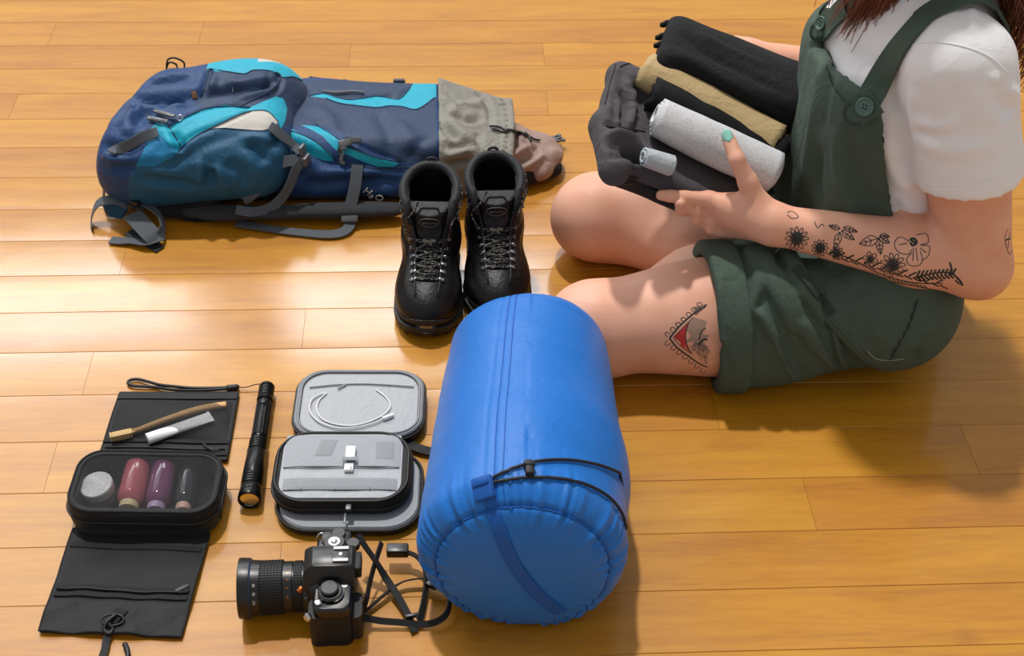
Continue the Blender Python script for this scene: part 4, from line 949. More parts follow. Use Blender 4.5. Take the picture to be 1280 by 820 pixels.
    bmn = slab('net_pocket', Pm, .0001, NET); bm = bmesh.new(); bm.from_mesh(bmn.data); bmesh.ops.delete(bm, geom=[v for v in bm.verts if v.index >= k[0]*k[1]], context='VERTS'); bm.to_mesh(bmn.data); bm.free()
    ribbon('pocket_hem', [E(P2, u, .18, .0016) for u in np.linspace(.02, .98, 12)], .008, .0016, (0, 0, 1), T, BK2, n=0)
    for v_ in (.585, .655): ribbon('zip_band', [E(P2, u, v_, .0012) for u in np.linspace(.02, .98, 14)], .0055, .0022, (0, 0, 1), T, BK2, n=0)
    tube('zip_teeth', [E(P2, u, .62, .0022) for u in np.linspace(.03, .97, 14)], .0011, T, ZP, 5)
    a = W(219, 739, .010); b = W(236, 731, .010); box('zip_pull', (a+b)/2, (np.linalg.norm(b-a), .0052, .0022), frame(b-a), .0009, T, ZP)
    # hanging hook at the near end
    ribbon('hook_tab', [W(154, 762, .009), W(146, 770, .011), W(140, 778, .009)], .014, .0025, (0, 0, 1), T, BK2, n=5)
    th = np.linspace(0, 2*np.pi, 24, endpoint=False); cc = W(141, 774, .012)
    tube('ring', [cc+np.array([.0125*math.cos(t), .0065*math.sin(t)-.001, .002*math.sin(t)]) for t in th], .0013, T, ZP, 7, closed=True)
    hk = [W(144, 769, .014), W(134, 777, .013), W(130, 786, .010), W(136, 792, .008), W(141, 786, .009), W(136, 780, .012)]; tube('hook', hk, .0022, T, ZP, 8, n=6)
    ribbon('hook_strap', [W(137, 789, .007), W(133, 800, .004), W(131, 812, .003), W(126, 826, .003), W(120, 840, .003)], .009, .0018, (0, 0, 1), T, BK, n=5)
    tube('hook_strap', [W(156, 805, .004), W(159, 812, .005), W(160, 820, .004), W(158, 830, .003)], .0032, T, ZP, 7, n=5)
    # net box: rounded walls
    o = np.array([-.4625, -.335, 0]); ang = math.radians(-2.5); R = np.stack([[math.cos(ang), math.sin(ang), 0], [-math.sin(ang), math.cos(ang), 0], [0, 0, 1]], 1)
    w, h = .183, .108
    def ring(sh, z, r=.034): return [o+R[:, 0]*x*(1)+R[:, 1]*(y)+np.array([-.012*(y/h) if 0 else 0, 0, z+.0012*math.sin(x*60)]) for x, y in rrect(w-2*sh, h-2*sh, max(r-sh, .006), 9)]
    bm = bmesh.new(); stack_bm(bm, [ring(.006, .001), ring(.001, .006), ring(-.001, .022), ring(.0, .036), ring(.002, .043), ring(.006, .0445), ring(.010, .043), ring(.011, .036), ring(.009, .012), ring(.012, .006)])
    bmesh.ops.recalc_face_normals(bm, faces=bm.faces); bmobj('box_wall', bm, T, BK, autosmooth=70)
    tube('rim_piping', np.array(ring(.003, .0435)), .0018, T, BK2, 7, closed=True)
    tube('box_zip', np.array(ring(-.0012, .028)), .0016, T, ZP, 6, closed=True)
    R2 = ring(.009, .0425); cen = np.mean(R2, axis=0); bm = bmesh.new(); rings = []
    for s_ in np.linspace(1, .0, 14)[:-1]: rings.append([bm.verts.new(cen+(p-cen)*s_+np.array([0, 0, .0035*(1-s_**2)])) for p in R2])
    for A, B in zip(rings, rings[1:]):
        for i in range(len(A)): bm.faces.new((A[i], A[(i+1) % len(A)], B[(i+1) % len(A)], B[i]))
    bm.faces.new(rings[-1]); bmobj('net_lid', bm, T, NET)
    a = W(272, 632, .025); tube('zip_pull', [a, a+np.array([.003, -.004, -.006]), a+np.array([.003, -.006, -.015])], .0016, T, ZP, 6, n=3)
    # contents
    def bottle(label, px0, px1, r, liquid, cap, zc=None):
        z = .008+r; a = W(*px0, z); b = W(*px1, z-.002); ax = _n(b-a); L = np.linalg.norm(b-a)
        t = NT('clear_plastic_'+cap[0]); t.bs(Base_Color=lin(liquid), Roughness=.12, Transmission_Weight=.35, IOR=1.4, Coat_Weight=.6, Coat_Roughness=.08)
        B = thing('travel_bottle', label, 'bottle', (a+b)/2, 'travel bottles under the net')
        lathe('bottle_body', [(0, r*.35), (.001, r*.62), (.004, r*.88), (.009, r), (L-.016, r), (L-.010, r*.92), (L-.006, r*.7), (L-.004, r*.6)], a, ax, B, t.m, 32, 60)
        lathe('cap', [(L-.005, r*.66), (L-.004, r*.72), (L+.005, r*.72), (L+.006, r*.6)], a, ax, B, plain('cap_'+cap[0], cap[1], .4), 28)
    bottle('translucent pink travel bottle with cream cap under black net', (174, 578), (161, 634), .0165, (226, 120, 134), ('cream', (222, 205, 160)))
    bottle('translucent purple travel bottle with lilac cap under black net', (207, 577), (195, 636), .0155, (150, 84, 132), ('lilac', (190, 160, 200)))
    bottle('dark clear travel bottle with pale pink cap under black net', (239, 578), (229, 636), .0130, (48, 54, 62), ('rose', (224, 180, 165)))
    J = thing('cream_jar', 'small round white screw-lid jar beside the pink bottle', 'jar', W(127, 615, .008)); jc = W(128, 622, .008)
    tl = _n([-.12, -.10, 1.0]); lathe('jar_body', [(0, .017), (.001, .0182), (.014, .0185), (.015, .0178)], jc, tl, J, plain('jar_grey', (168, 172, 178), .4), 36)
    lathe('jar_lid', [(.0145, .0195), (.016, .0202), (.026, .0202), (.0272, .0192)], jc, tl, J, plain('jar_white', (236, 236, 240), .45), 40)
    # toothbrush and tube
    BM = plain('bamboo', (205, 160, 100), .6); BR = plain('bristles', (214, 182, 130), .8)
    B = thing('toothbrush', 'pale bamboo toothbrush lying slantwise in the upper net pocket', 'toothbrush', W(210, 530, .008))
    hp = [(283, 506, 4.2), (262, 509, 4.5), (240, 514, 4.4), (215, 522, 3.6), (190, 531, 3.2), (172, 538, 3.0), (160, 541, 4.6), (148, 544, 5.2), (140, 546, 4.2)]
    bm = bmesh.new(); cc = catmull([W(x, y, .0095) for x, y, _ in hp], 6); ww = np.interp(np.linspace(0, 1, len(cc)), np.linspace(0, 1, len(hp)), [q[2]*.0021 for q in hp]); ribbon_bm(bm, cc, list(ww), .0050, (0, 0, 1)); bmobj('handle', bm, B, BM)
    a, b = W(165, 540, .014), W(137, 546, .014); bm = bmesh.new(); R5 = frame(b-a)
    for i in range(9):
        for j in range(3): box_bm(bm, a+(b-a)*(i+.5)/9+R5[:, 1]*(j-1)*.0032+np.array([0, 0, -.0012]), (.0024, .0026, .0085), R5)
    o_ = bmobj('bristle_tufts', bm, B, BR, smooth=False); o_['kind'] = 'stuff'
    TT = thing('toothpaste_tube', 'white tube beside the bamboo toothbrush under the net', 'tube', W(228, 537, .008))
    a, b = W(184, 549, .0115), W(262, 521, .0105); ax = _n(b-a); L = np.linalg.norm(b-a); R6 = frame(ax); bm = bmesh.new(); lay = []
    for t in np.linspace(0, 1, 10):
        hw = .0085+.0012*t; hh = .0062*(1-t)+.0009; lay.append([a+ax*(L*t)+R6[:, 1]*hw*math.cos(q)+R6[:, 2]*hh*math.sin(q) for q in np.linspace(0, 2*np.pi, 20, endpoint=False)])
    stack_bm(bm, lay); bmesh.ops.recalc_face_normals(bm, faces=bm.faces); bmobj('tube_body', bm, TT, plain('tube_white', (232, 232, 236), .4), autosmooth=50)
    box('crimped_end', a+ax*(L+.001), (.004, .020, .0016), R6, .0005, TT, plain('jar_white', (236, 236, 240), .45))
build_toiletry()
# ================================================================ TREKKING BACKPACK
def build_pack():
    NAVY = fabric('navy_nylon', (22, 62, 112), .50, 1500, .3, .0030, 26, .2, .16); SLATE = fabric('slate_navy_nylon', (33, 56, 90), .52, 1500, .3, .0022, 24, .2)
    AQUA = fabric('aqua_nylon', (8, 164, 192), .50, 1500, .3, .0022, 34, .2, .12); TEAL = fabric('teal_nylon', (24, 84, 118), .50, 1500, .3, .0030, 26, .2, .16)
    PALE = fabric('pale_grey_nylon', (196, 192, 184), .6, 1500, .3, .0016, 34); MID = fabric('mid_blue_and_shaded_aqua', (12, 120, 172), .5, 1500, .3, .002, 34, .2)  # MID: blue cloth tail, and shade coloured into the aqua lid
    GREY = fabric('warm_grey_nylon', (136, 133, 124), .55, 1300, .35, .0042, 30, .2, .18); PINK = fabric('pinkish_grey_liner', (158, 132, 122), .5, 1300, .3, .0045, 26, .25)
    BLK = fabric('black_mesh_padding', (20, 21, 24), .8, 500, .9, .001, 60); PAD = fabric('grey_spacer_mesh', (48, 50, 54), .85, 420, 1.0); WEB = fabric('grey_webbing', (82, 88, 96), .6, 2600, .6, 0, 30, .3)
    WEBD = fabric('dark_webbing', (34, 37, 42), .6, 2600, .6, 0, 30, .2); BUC = plain('grey_buckle_plastic', (92, 94, 98), .4); BKP = plain('black_plastic', (18, 18, 20), .4); WHT = plain('print_white', (225, 225, 225), .5)
    T = thing('backpack', 'blue and aqua trekking backpack lying flat on the floor with loose grey straps', 'backpack', (-.33, .42, 0))
    # ---- main body and side pockets
    def bodyf(P):
        z = np.clip((P[:, 0]+.40)/.32, 0, 1)
        b = sd_box(P, (-.300, .432, .058), (.280, .118, .056), .042)+.012*z
        side = sd_ecap(P, (-.33, .326, .046), (-.13, .325, .040), .036, .030, (0, 1, 0), .8)
        b = smin(b, side, .02); b = b+.0035*wob(P, 24, 4, 2)
        return np.maximum(np.maximum(b, .004-P[:, 2]), P[:, 0]+.098)
    V, Q = surf(bodyf, grid(-.62, -.08, .0045), grid(.25, .58, .0045), grid(-.004, .14, .0045)); V = relax(V, Q, 2, .5); bv = bvh_of(V, Q)
    S = [([(352, 165), (380, 187), (415, 203), (455, 209), (500, 213)], -.006, .007, 1), ([(395, 220), (440, 214), (475, 217)], .006, .010), ([(380, 232), (430, 226), (480, 228)], -.007, .009), ([(455, 222), (490, 226), (505, 222)], -.006, .008),
         ([(455, 240), (480, 238), (500, 245)], .006, .010), ([(470, 140), (485, 165), (490, 200)], -.004, .011), ([(500, 150), (520, 180), (543, 195)], .0035, .010), ([(385, 130), (410, 145), (420, 165)], .003, .010), ([(510, 200), (525, 180), (542, 165)], -.003, .008),
         ([(395, 155), (440, 178), (500, 203)], -.0025, .004, 1), ([(360, 210), (385, 225), (400, 240)], -.006, .010), ([(400, 112), (440, 122), (500, 118)], -.003, .007), ([(480, 118), (500, 122), (515, 108)], -.003, .006)]
    V = sculpt(V, Q, S, bv)
    panels = [('front_panel', [(383, 100), (545.5, 100), (545.5, 206), (520, 207), (505, 205), (480, 188), (440, 175), (415, 160), (395, 155), (352, 160), (340, 130)], SLATE, None),
              ('aqua_stripe', [(386, 120), (405, 117), (420, 122), (437, 125), (453, 123), (468, 120), (480, 121), (499, 124), (515, 106), (520, 98), (545.3, 98), (545.3, 121), (534, 129), (521.6, 136.7), (503, 133.5), (486, 132.5), (470, 134.6), (440.7, 131.5), (424, 129), (407, 123)], AQUA, 'aqua stripe along the top edge'),
              ('aqua_stripe', [(376, 156), (396.6, 158), (409, 163), (421, 173), (436, 185), (465, 196), (491, 200.5), (500, 203.5), (493, 208.5), (473, 208.5), (454, 202), (440, 196), (418, 186), (403, 170), (391, 163)], AQUA, 'thin aqua stripe'),
              ('aqua_stripe', [(521, 206.5), (536, 202.5), (545.2, 203), (545.2, 210), (525, 210)], AQUA, 'short aqua stripe end'),
              ('aqua_stripe', [(350, 160), (366, 162), (383, 170.5), (402, 182.5), (414, 192.5), (419, 201.5), (407, 201), (392.4, 196), (376, 186), (356, 170)], AQUA, 'leaf shaped aqua stripe')]
    parts = split_panels(V, Q, ('main_body', NAVY), panels, T); bvB = bvh_of(V, Q)
    for k, pp in enumerate(([(386, 120), (405, 117), (420, 122), (437, 125), (453, 123), (468, 120), (480, 121), (499, 124), (515, 106)], [(407, 123), (424, 129), (440.7, 131.5), (470, 134.6), (486, 132.5), (503, 133.5), (521.6, 136.7), (543.5, 122)], [(352, 160), (383, 170.5), (402, 182.5), (419, 201.5)], [(395, 155), (421, 172.5), (440, 184), (465, 195.5), (500, 203)], [(419, 202), (440, 206), (470, 211), (500, 209), (543, 210)])):
        p, n = drops(bvB, pp, .0004, 4); tube('seam', p, .0010, T, SLATE, 5)
    # ---- lid with the near side pocket
    def lidf(P):
        a = sd_box(P, (-.476, .412, .088), (.146, .122, .060), .056); b = sd_box(P, (-.566, .372, .066), (.066, .095, .052), .048); c = sd_ecap(P, (-.545, .318, .072), (-.385, .300, .074), .054, .046, (0, 1, 0), .85)
        d = smin(smin(a, b, .04), c, .030); f = sd_ell(P, (-.415, .47, .10), (.10, .075, .062)); d = smin(d, f, .03)
        cn = _n([-.20, .085, .02]).astype(np.float32); d = smax(d, (P-np.array([-.636, .345, .05], np.float32)) @ cn, .03); d = d+.0045*wob(P, 20, 8, 3); return np.maximum(d, .026-P[:, 2])
    V, Q = surf(lidf, grid(-.67, -.29, .0042), grid(.21, .58, .0042), grid(.018, .19, .0042)); V = relax(V, Q, 2, .5); bv = bvh_of(V, Q)
    S = [([(165, 124), (200, 126), (235, 122), (262, 110)], -.010, .009), ([(160, 118), (195, 115), (240, 108)], .005, .012), ([(190, 100), (215, 95), (245, 92)], .004, .010), ([(180, 105), (205, 103), (235, 97)], -.005, .009),
         ([(147, 150), (158, 135), (170, 130)], -.012, .012), ([(165, 160), (175, 145), (190, 135)], -.010, .012), ([(158, 170), (163, 150), (160, 138)], .007, .010), ([(200, 135), (215, 127), (230, 124)], -.007, .006), ([(222, 136), (240, 128), (262, 118), (300, 112), (340, 104)], -.009, .008),
         ([(262, 85), (258, 100), (252, 118)], -.007, .006), ([(268, 95), (266, 108), (262, 118)], .005, .007), ([(285, 98), (300, 105), (335, 95)], .004, .010), ([(300, 118), (325, 112), (345, 100), (349, 92)], -.006, .006), ([(290, 128), (315, 120), (345, 110)], .005, .007),
         ([(335, 90), (338, 100), (332, 108)], -.004, .004), ([(352, 98), (350, 108), (340, 118)], -.006, .004), ([(213, 158), (240, 143), (275, 133), (310, 134)], -.004, .004, 1), ([(222, 186), (245, 168), (275, 155), (310, 140)], -.004, .0045, 1),
         ([(215, 165), (225, 180), (222, 190)], -.007, .006), ([(200, 160), (212, 172), (216, 184)], .004, .007), ([(196, 170), (215, 190), (195, 207)], .003, .010), ([(165, 213), (190, 208), (225, 200), (260, 180), (300, 168)], -.004, .008),
         ([(170, 222), (190, 224), (230, 230), (250, 234)], -.007, .008), ([(245, 200), (252, 215), (250, 232)], .006, .008), ([(262, 210), (262, 222), (258, 232)], -.008, .008), ([(268, 205), (278, 222), (285, 238)], .006, .007), ([(285, 200), (300, 215), (310, 232)], -.007, .010),
         ([(310, 178), (325, 190), (330, 205)], -.009, .009), ([(300, 175), (320, 172), (340, 180)], .005, .008), ([(335, 185), (345, 178), (350, 168)], -.006, .008), ([(140, 205), (150, 210), (170, 206)], -.006, .007), ([(130, 190), (140, 197), (160, 196)], .005, .009), ([(127, 178), (150, 190), (175, 180), (190, 168)], -.008, .009)]
    V = sculpt(V, Q, S, bv)
    pan = [('slate_panel', [(262, 86), (287, 90), (306, 92.4), (316, 88), (333, 88), (344, 91), (354, 97), (366, 96), (378, 101), (386, 108), (400, 130), (356, 160), (359, 135), (354, 123), (345, 120.6), (332, 125.7), (313, 134), (294, 132.5), (262, 134), (240, 132), (252, 118)], SLATE, None),
           ('aqua_band', [(258, 86), (264, 68), (400, 68), (392, 108), (383, 107), (377.8, 101), (366, 96), (354, 97), (344, 91), (333, 88), (316, 88), (306, 92.4), (287, 90), (270, 89)], AQUA, 'aqua band over the top edge'),
           ('pale_strip', [(322, 77), (326, 60), (380, 70), (374, 86), (355, 80), (340, 77)], PALE, 'pale grey strip on the top edge'),
           ('aqua_band', [(183, 166), (195, 154), (205, 155), (211, 158), (240, 142), (264, 133.4), (281, 131), (294, 132.5), (313, 134), (332, 125.7), (345, 120.6), (354, 123), (359, 135), (357, 149), (352, 160), (345, 160), (300, 165), (264, 161), (247, 169), (229, 183), (222, 190)], AQUA, 'broad aqua band across the front'),
           ('shaded_aqua_panel', [(187, 170), (200, 168), (222, 190), (215, 197), (194, 208), (169, 208.5), (178, 191)], MID, None),  # aqua cloth left of the fold, its shade painted as darker blue
           ('pale_patch', [(260, 162), (270, 157), (291, 147), (309, 140), (327, 138), (337, 141), (348, 153), (330, 164), (300, 163), (280, 161)], PALE, 'pale grey patch'),
           ('side_pocket', [(161, 240), (161, 222.5), (167, 214), (172, 208.2), (194, 208), (215, 197), (222, 190), (229, 183), (247, 169), (264, 161), (280, 160.5), (300, 162.5), (330, 163.5), (348, 153.5), (352, 162), (400, 190), (400, 262), (161, 262)], TEAL, 'teal side pocket')]
    split_panels(V, Q, ('top_lid', NAVY), pan, T); bvL = bvh_of(V, Q)
    for pp in ([(211, 158), (240, 142.5), (264, 134), (294, 133), (313, 134.5)], [(222, 190), (229, 183), (247, 169), (270, 157), (291, 147), (309, 140), (327, 138), (337, 141), (348, 153)], [(262, 86), (287, 90), (306, 92.4), (316, 88), (333, 88), (344, 91), (354, 97), (366, 96), (378, 101)], [(300, 133), (330, 118), (346, 106), (351, 95), (345, 90)], [(211, 158), (222, 176), (226, 184)], [(261, 162), (280, 160.5), (300, 162), (330, 163.5), (345, 157)], [(261, 86), (258, 100), (251, 120)]):
        p, n = drops(bvL, pp, .0004, 4); tube('seam', p, .0010, T, SLATE, 5)
    # ---- back system: black foam and grey padded hip fin
    def backf(P): return np.maximum(sd_box(P, (-.345, .428, .018), (.255, .108, .018), .014)+.0016*wob(P, 30, 2, 2), .0008-P[:, 2])
    V, Q = surf(backf, grid(-.63, -.07, .007), grid(.27, .56, .007), grid(-.008, .05, .005)); from_arrays('back_panel', relax(V, Q, 1), Q, T, BLK)
    pl = [W(232, 262, .016), W(265, 266, .018), (W(330, 266, .020)), W(400, 263, .020), W(450, 262, .020), W(492, 262, .018)]
    def padf(P):
        d = None
        for a, b in zip(pl, pl[1:]): e = sd_ecap(P, a, b, .017, .017, (0, 0, 1), .55); d = e if d is None else np.minimum(d, e)
        return np.maximum(d+.0012*wob(P, 40, 5, 2), .001-P[:, 2])
    V, Q = surf(padf, grid(-.54, -.12, .004), grid(.22, .34, .004), grid(-.004, .045, .004)); from_arrays('hip_fin', relax(V, Q, 2), Q, T, PAD)
    pl2 = [W(262, 246, .026), W(190, 238, .030), W(150, 236, .028)]
    def blk(P):
        d = np.minimum(sd_ecap(P, pl2[0], pl2[1], .022, .024, (0, 0, 1), .6), sd_ecap(P, pl2[1], pl2[2], .024, .020, (0, 0, 1), .6)); d = smin(d, sd_ecap(P, W(205, 262, .014), W(236, 266, .012), .018, .014, (0, 0, 1), .6), .02); return np.maximum(d+.003*wob(P, 45, 6, 2), .001-P[:, 2])
    V, Q = surf(blk, grid(-.63, -.44, .004), grid(.24, .40, .004), grid(-.004, .06, .004)); from_arrays('hip_belt', relax(V, Q, 2), Q, T, BLK)
    # small blue cloth tail under the straps
    bm = bmesh.new(); c = [W(128, 258, .012), W(148, 254, .024), W(160, 262, .012), W(152, 274, .002), W(136, 271, .002)]
    stack_bm(bm, [c, [p+np.array([0, 0, .004]) for p in c]]); bmobj('cloth_tail', bm, T, TEAL, autosmooth=40)
    bm = bmesh.new(); c = [W(196, 258, .016), W(222, 253, .020), W(220, 262, .016), W(200, 266, .012)]; stack_bm(bm, [c, [p+np.array([0, 0, .003]) for p in c]]); bmobj('cloth_tail', bm, T, MID, autosmooth=40)
    # ---- extension collar in grey nylon
    def colf(P):
        t = np.clip((P[:, 0]+.11)/.11, 0, 1); hz = .055-.014*t; hy = .118-.010*t
        q = P.copy(); q[:, 1] = (P[:, 1]-.428+.0*t)/1; q[:, 2] = P[:, 2]-hz; q = np.abs(np.stack([q[:, 1], q[:, 2]], 1)); r = .030; d = q-np.stack([hy-r, hz-r], 1)
        d2 = np.linalg.norm(np.maximum(d, 0), axis=1)+np.minimum(d.max(1), 0)-r
        e = np.maximum(d2+.0050*wob(P, 30, 12, 3), np.maximum(-.101-P[:, 0], P[:, 0]-.012-.012*np.sin((P[:, 1]-.30)*9))); return np.maximum(e, .002-P[:, 2])*.9
    V, Q = surf(colf, grid(-.115, .04, .0036), grid(.30, .56, .0036), grid(-.004, .12, .0036)); V = relax(V, Q, 2, .5); bv = bvh_of(V, Q)
    S = [([(558, 150), (575, 165), (592, 180)], .008, .010), ([(547, 148), (556, 160), (570, 175)], -.006, .007), ([(565, 140), (585, 150), (605, 145)], -.009, .009), ([(570, 128), (590, 132), (610, 125)], .006, .010), ([(585, 108), (600, 118), (612, 132)], -.005, .008),
         ([(548, 198), (570, 192), (590, 188)], .007, .008), ([(555, 205), (575, 203), (592, 200)], -.007, .006), ([(560, 185), (575, 182), (590, 178)], -.006, .007), ([(602, 120), (612, 135), (612, 160)], -.005, .005), ([(550, 120), (565, 130), (572, 142)], .005, .008), ([(595, 165), (600, 180), (606, 196)], -.005, .006)]
    V = sculpt(V, Q, S, bv); from_arrays('extension_collar', V, Q, T, GREY); bvC = bvh_of(V, Q)
    # gathered hem tube
    hem, hn = drops(bvC, [(612, 112), (620, 122), (625, 138), (627, 155), (626, 170), (625, 185), (619, 196), (609, 204), (598, 209)], -.004, 8, z=.05)
    rr = [.0085+.0022*math.sin(i*1.9)+.0012*math.sin(i*3.7) for i in range(len(hem))]; tube('gathered_hem', hem+np.array([.004, 0, -.003]), rr, T, GREY, 12)
    # ---- inner liner spilling out
    def linf(P):
        d = smin(sd_ecap(P, (-.01, .43, .035), (.045, .425, .026), .075, .050, (0, 0, 1), .5), sd_ecap(P, (.02, .40, .03), (.062, .385, .022), .045, .030, (0, 0, 1), .6), .02); d = smin(d, sd_ecap(P, (.03, .42, .03), (.075, .415, .018), .03, .012, (0, 0, 1), .8), .02)
        return np.maximum(d+.0065*wob(P, 44, 15, 2), .001-P[:, 2])*.85
    V, Q = surf(linf, grid(-.09, .12, .0034), grid(.30, .54, .0034), grid(-.004, .09, .0034)); V = relax(V, Q, 2, .5); bv = bvh_of(V, Q)
    S = [([(632, 145), (636, 165), (630, 190)], .007, .008), ([(645, 150), (646, 170), (636, 192)], -.007, .006), ([(625, 205), (645, 192), (668, 180)], .007, .006), ([(640, 208), (658, 200), (676, 190)], -.006, .006), ([(652, 170), (660, 182), (672, 188)], -.008, .005), ([(650, 212), (665, 204), (680, 192)], .007, .006)]
    V = sculpt(V, Q, S, bv); from_arrays('inner_liner', V, Q, T, PINK); bvI = bvh_of(V, Q)
    def blt(P): return np.maximum(sd_ecap(P, (.03, .365, .02), (.082, .392, .016), .024, .018, (0, 0, 1), .8)+.002*wob(P, 40, 3, 2), .001-P[:, 2])
    V, Q = surf(blt, grid(-.01, .12, .004), grid(.32, .44, .004), grid(-.004, .05, .004)); from_arrays('shoulder_strap_end', relax(V, Q, 2), Q, T, BLK)
    # draw cord, lock and buckle at the mouth
    bb = bvh_objs([o for o in T.children if o.name.startswith(('inner_liner', 'extension_collar', 'gathered_hem'))])
    p, n = drops(bb, [(612, 160), (620, 160), (632, 163), (643, 165), (652, 167), (660, 172), (668, 176), (674, 177)], .003, 5, z=.02); tube('draw_cord', p, .0018, T, BKP, 7)
    p, n = drops(bb, [(614, 163), (625, 166), (636, 163), (646, 168), (656, 168), (664, 178)], .003, 5, z=.02); tube('draw_cord', p, .0018, T, BKP, 7)
    c = W(657, 170, .034); box('cord_lock', c, (.015, .013, .022), frame([1, .3, .2]), .003, T, BKP)
    p = [W(674, 176, .018), W(680, 180, .016), W(682, 190, .010), W(683, 200, .008), W(686, 208, .006)]; tube('draw_cord', p, .0020, T, BKP, 7, n=5); lathe('cord_end', [(0, .002), (.001, .0032), (.012, .0032), (.013, .002)], W(682, 200, .008), _n(W(687, 211, .005)-W(682, 200, .008)), T, BKP, 12)
    p = [W(668, 172, .026), W(678, 178, .018), W(688, 178, .014)]; ribbon('buckle_strap', p, .010, .002, (0, -.3, 1), T, WEBD, n=5)
    bm = bmesh.new(); Rb = frame(W(703, 172, .012)-W(683, 177, .012)); cb = W(690, 175, .014); box_bm(bm, cb, (.016, .018, .006), Rb, .002)
    for s in (-1, 0, 1): box_bm(bm, cb+Rb[:, 0]*.011+Rb[:, 1]*s*.0075, (.015, .0036 if s else .005, .0045), Rb, .0012)
    box_bm(bm, cb+Rb[:, 0]*.018+Rb[:, 1]*.0075, (.005, .007, .005), Rb, .0012); box_bm(bm, cb+Rb[:, 0]*.018-Rb[:, 1]*.0075, (.005, .007, .005), Rb, .0012); bmobj('buckle', bm, T, BUC, autosmooth=40)
    # ---- straps over the pack
    ball = bvh_objs([o for o in T.children if o.name.split('.')[0] in ('top_lid', 'slate_panel', 'aqua_band', 'pale_patch', 'side_pocket', 'shaded_aqua_panel', 'main_body', 'front_panel', 'aqua_stripe', 'back_panel', 'hip_fin', 'hip_belt')])
    def strap(name, px, w, mat, lift=.0025, th=.0016, extra=None, pre=None):
        p, n = drops(ball, px, lift, 3); n = relaxn(n); p = smoothp(p)
        if pre is not None: p = np.concatenate([pre, p]); n = np.concatenate([np.tile(n[0], (len(pre), 1)), n])
        if extra is not None: p = np.concatenate([p, extra]); n = np.concatenate([n, np.tile(n[-1], (len(extra), 1))])
        return ribbon(name, p, w, th, n, T, mat, n=2)
    def relaxn(n, it=4):
        n = n.copy()
        for _ in range(it): n[1:-1] = (n[:-2]+n[1:-1]+n[2:])/3
        return n/np.linalg.norm(n, axis=1)[:, None]
    def smoothp(p, it=2):
        p = p.copy()
        for _ in range(it): p[1:-1] = (p[:-2]+2*p[1:-1]+p[2:])/4
        return p
    strap('compression_strap', [(140, 194), (150, 186), (165, 178), (180, 171), (192, 168), (200, 166)], .016, WEB, .006)
    strap('compression_strap', [(336, 160), (346, 167), (358, 177), (368, 187), (375, 192)], .018, WEB, .006)
    # long loops hanging in front of the near side
    zz = lambda x, y, z: W(x, y, z)
    ribbon('side_strap', [zz(372, 200, .094), zz(352, 203, .094), zz(338, 214, .086), zz(326, 230, .070), zz(314, 243, .052), zz(304, 250, .040)], .018, .0018, [(.4, -.7, .7)]*6, T, WEB, n=6)
    ribbon('side_strap', [zz(378, 200, .092), zz(370, 212, .084), zz(362, 232, .062), zz(350, 250, .040), zz(335, 261, .030), zz(315, 265, .032), zz(295, 262, .036)], .016, .0018, [(.7, -.6, .5), (.7, -.6, .5), (.6, -.7, .5), (.5, -.7, .6), (.2, -.7, .8), (.1, -.6, .9), (.1, -.6, .9)], T, WEB, n=6)
    bm = bmesh.new(); c = zz(379, 192, .098); Rb = frame([-.1, 0, 1.0], [1, -.4, 0]); box_bm(bm, c, (.030, .016, .006), Rb, .002); box_bm(bm, c+np.array([.004, -.006, -.008]), (.016, .018, .010), Rb, .002); bmobj('strap_buckle', bm, T, BUC, autosmooth=40)
    ribbon('side_strap', [zz(447, 206, .078), zz(446, 215, .070), zz(444, 232, .054), zz(440, 250, .036), zz(436, 264, .022), zz(432, 272, .014)], .0185, .0018, [(0, -.8, .6)]*6, T, WEB, n=6)
    ribbon('side_strap', [zz(440, 270, .012), zz(437, 282, .008), zz(428, 290, .006), zz(410, 293, .005), zz(380, 291, .004), zz(345, 287, .004), zz(315, 282, .005), zz(295, 279, .006)], .017, .0018, [(0, -.6, .8), (0, -.5, .9), (0, -.3, 1), (0, -.2, 1), (0, -.1, 1), (0, 0, 1), (0, 0, 1), (0, 0, 1)], T, WEB, n=6)
    box('ladder_lock', zz(437, 273, .016), (.026, .012, .006), frame([1, 0, 0], [0, -.7, .7]), .002, T, BUC)
    bm = bmesh.new(); 
    for px, sz in (((432, 181), (.022, .012, .005)), ((428, 186), (.010, .012, .008))):
        c, n = drop(bvB, px[0], px[1], .010); box_bm(bm, c, sz, frame([1, .5, 0], n), .002)
    bmobj('side_release_buckle', bm, T, BUC, autosmooth=40)
    p, n = drops(bvB, [(424, 192), (427, 183), (434, 178), (444, 177), (452, 178)], .008, 5); ribbon('webbing_loop', p, .007, .0015, relaxn(n), T, WEBD, n=0)
    c, n = drop(bvB, 447, 176, .013); box('buckle_tongue', c, (.016, .009, .004), frame([1, 0, 0], n), .0015, T, BUC)
    p, n = drops(bvB, [(424, 190), (428, 196), (426, 202), (431, 206)], .004, 5); tube('cord_knot', p, .0018, T, plain('fleck_cord', (120, 122, 126), .7), 6)
    p, n = drops(bvB, [(430, 192), (426, 198), (431, 202), (428, 206)], .005, 5); tube('cord_knot', p, .0018, T, plain('fleck_cord', (120, 122, 126), .7), 6)
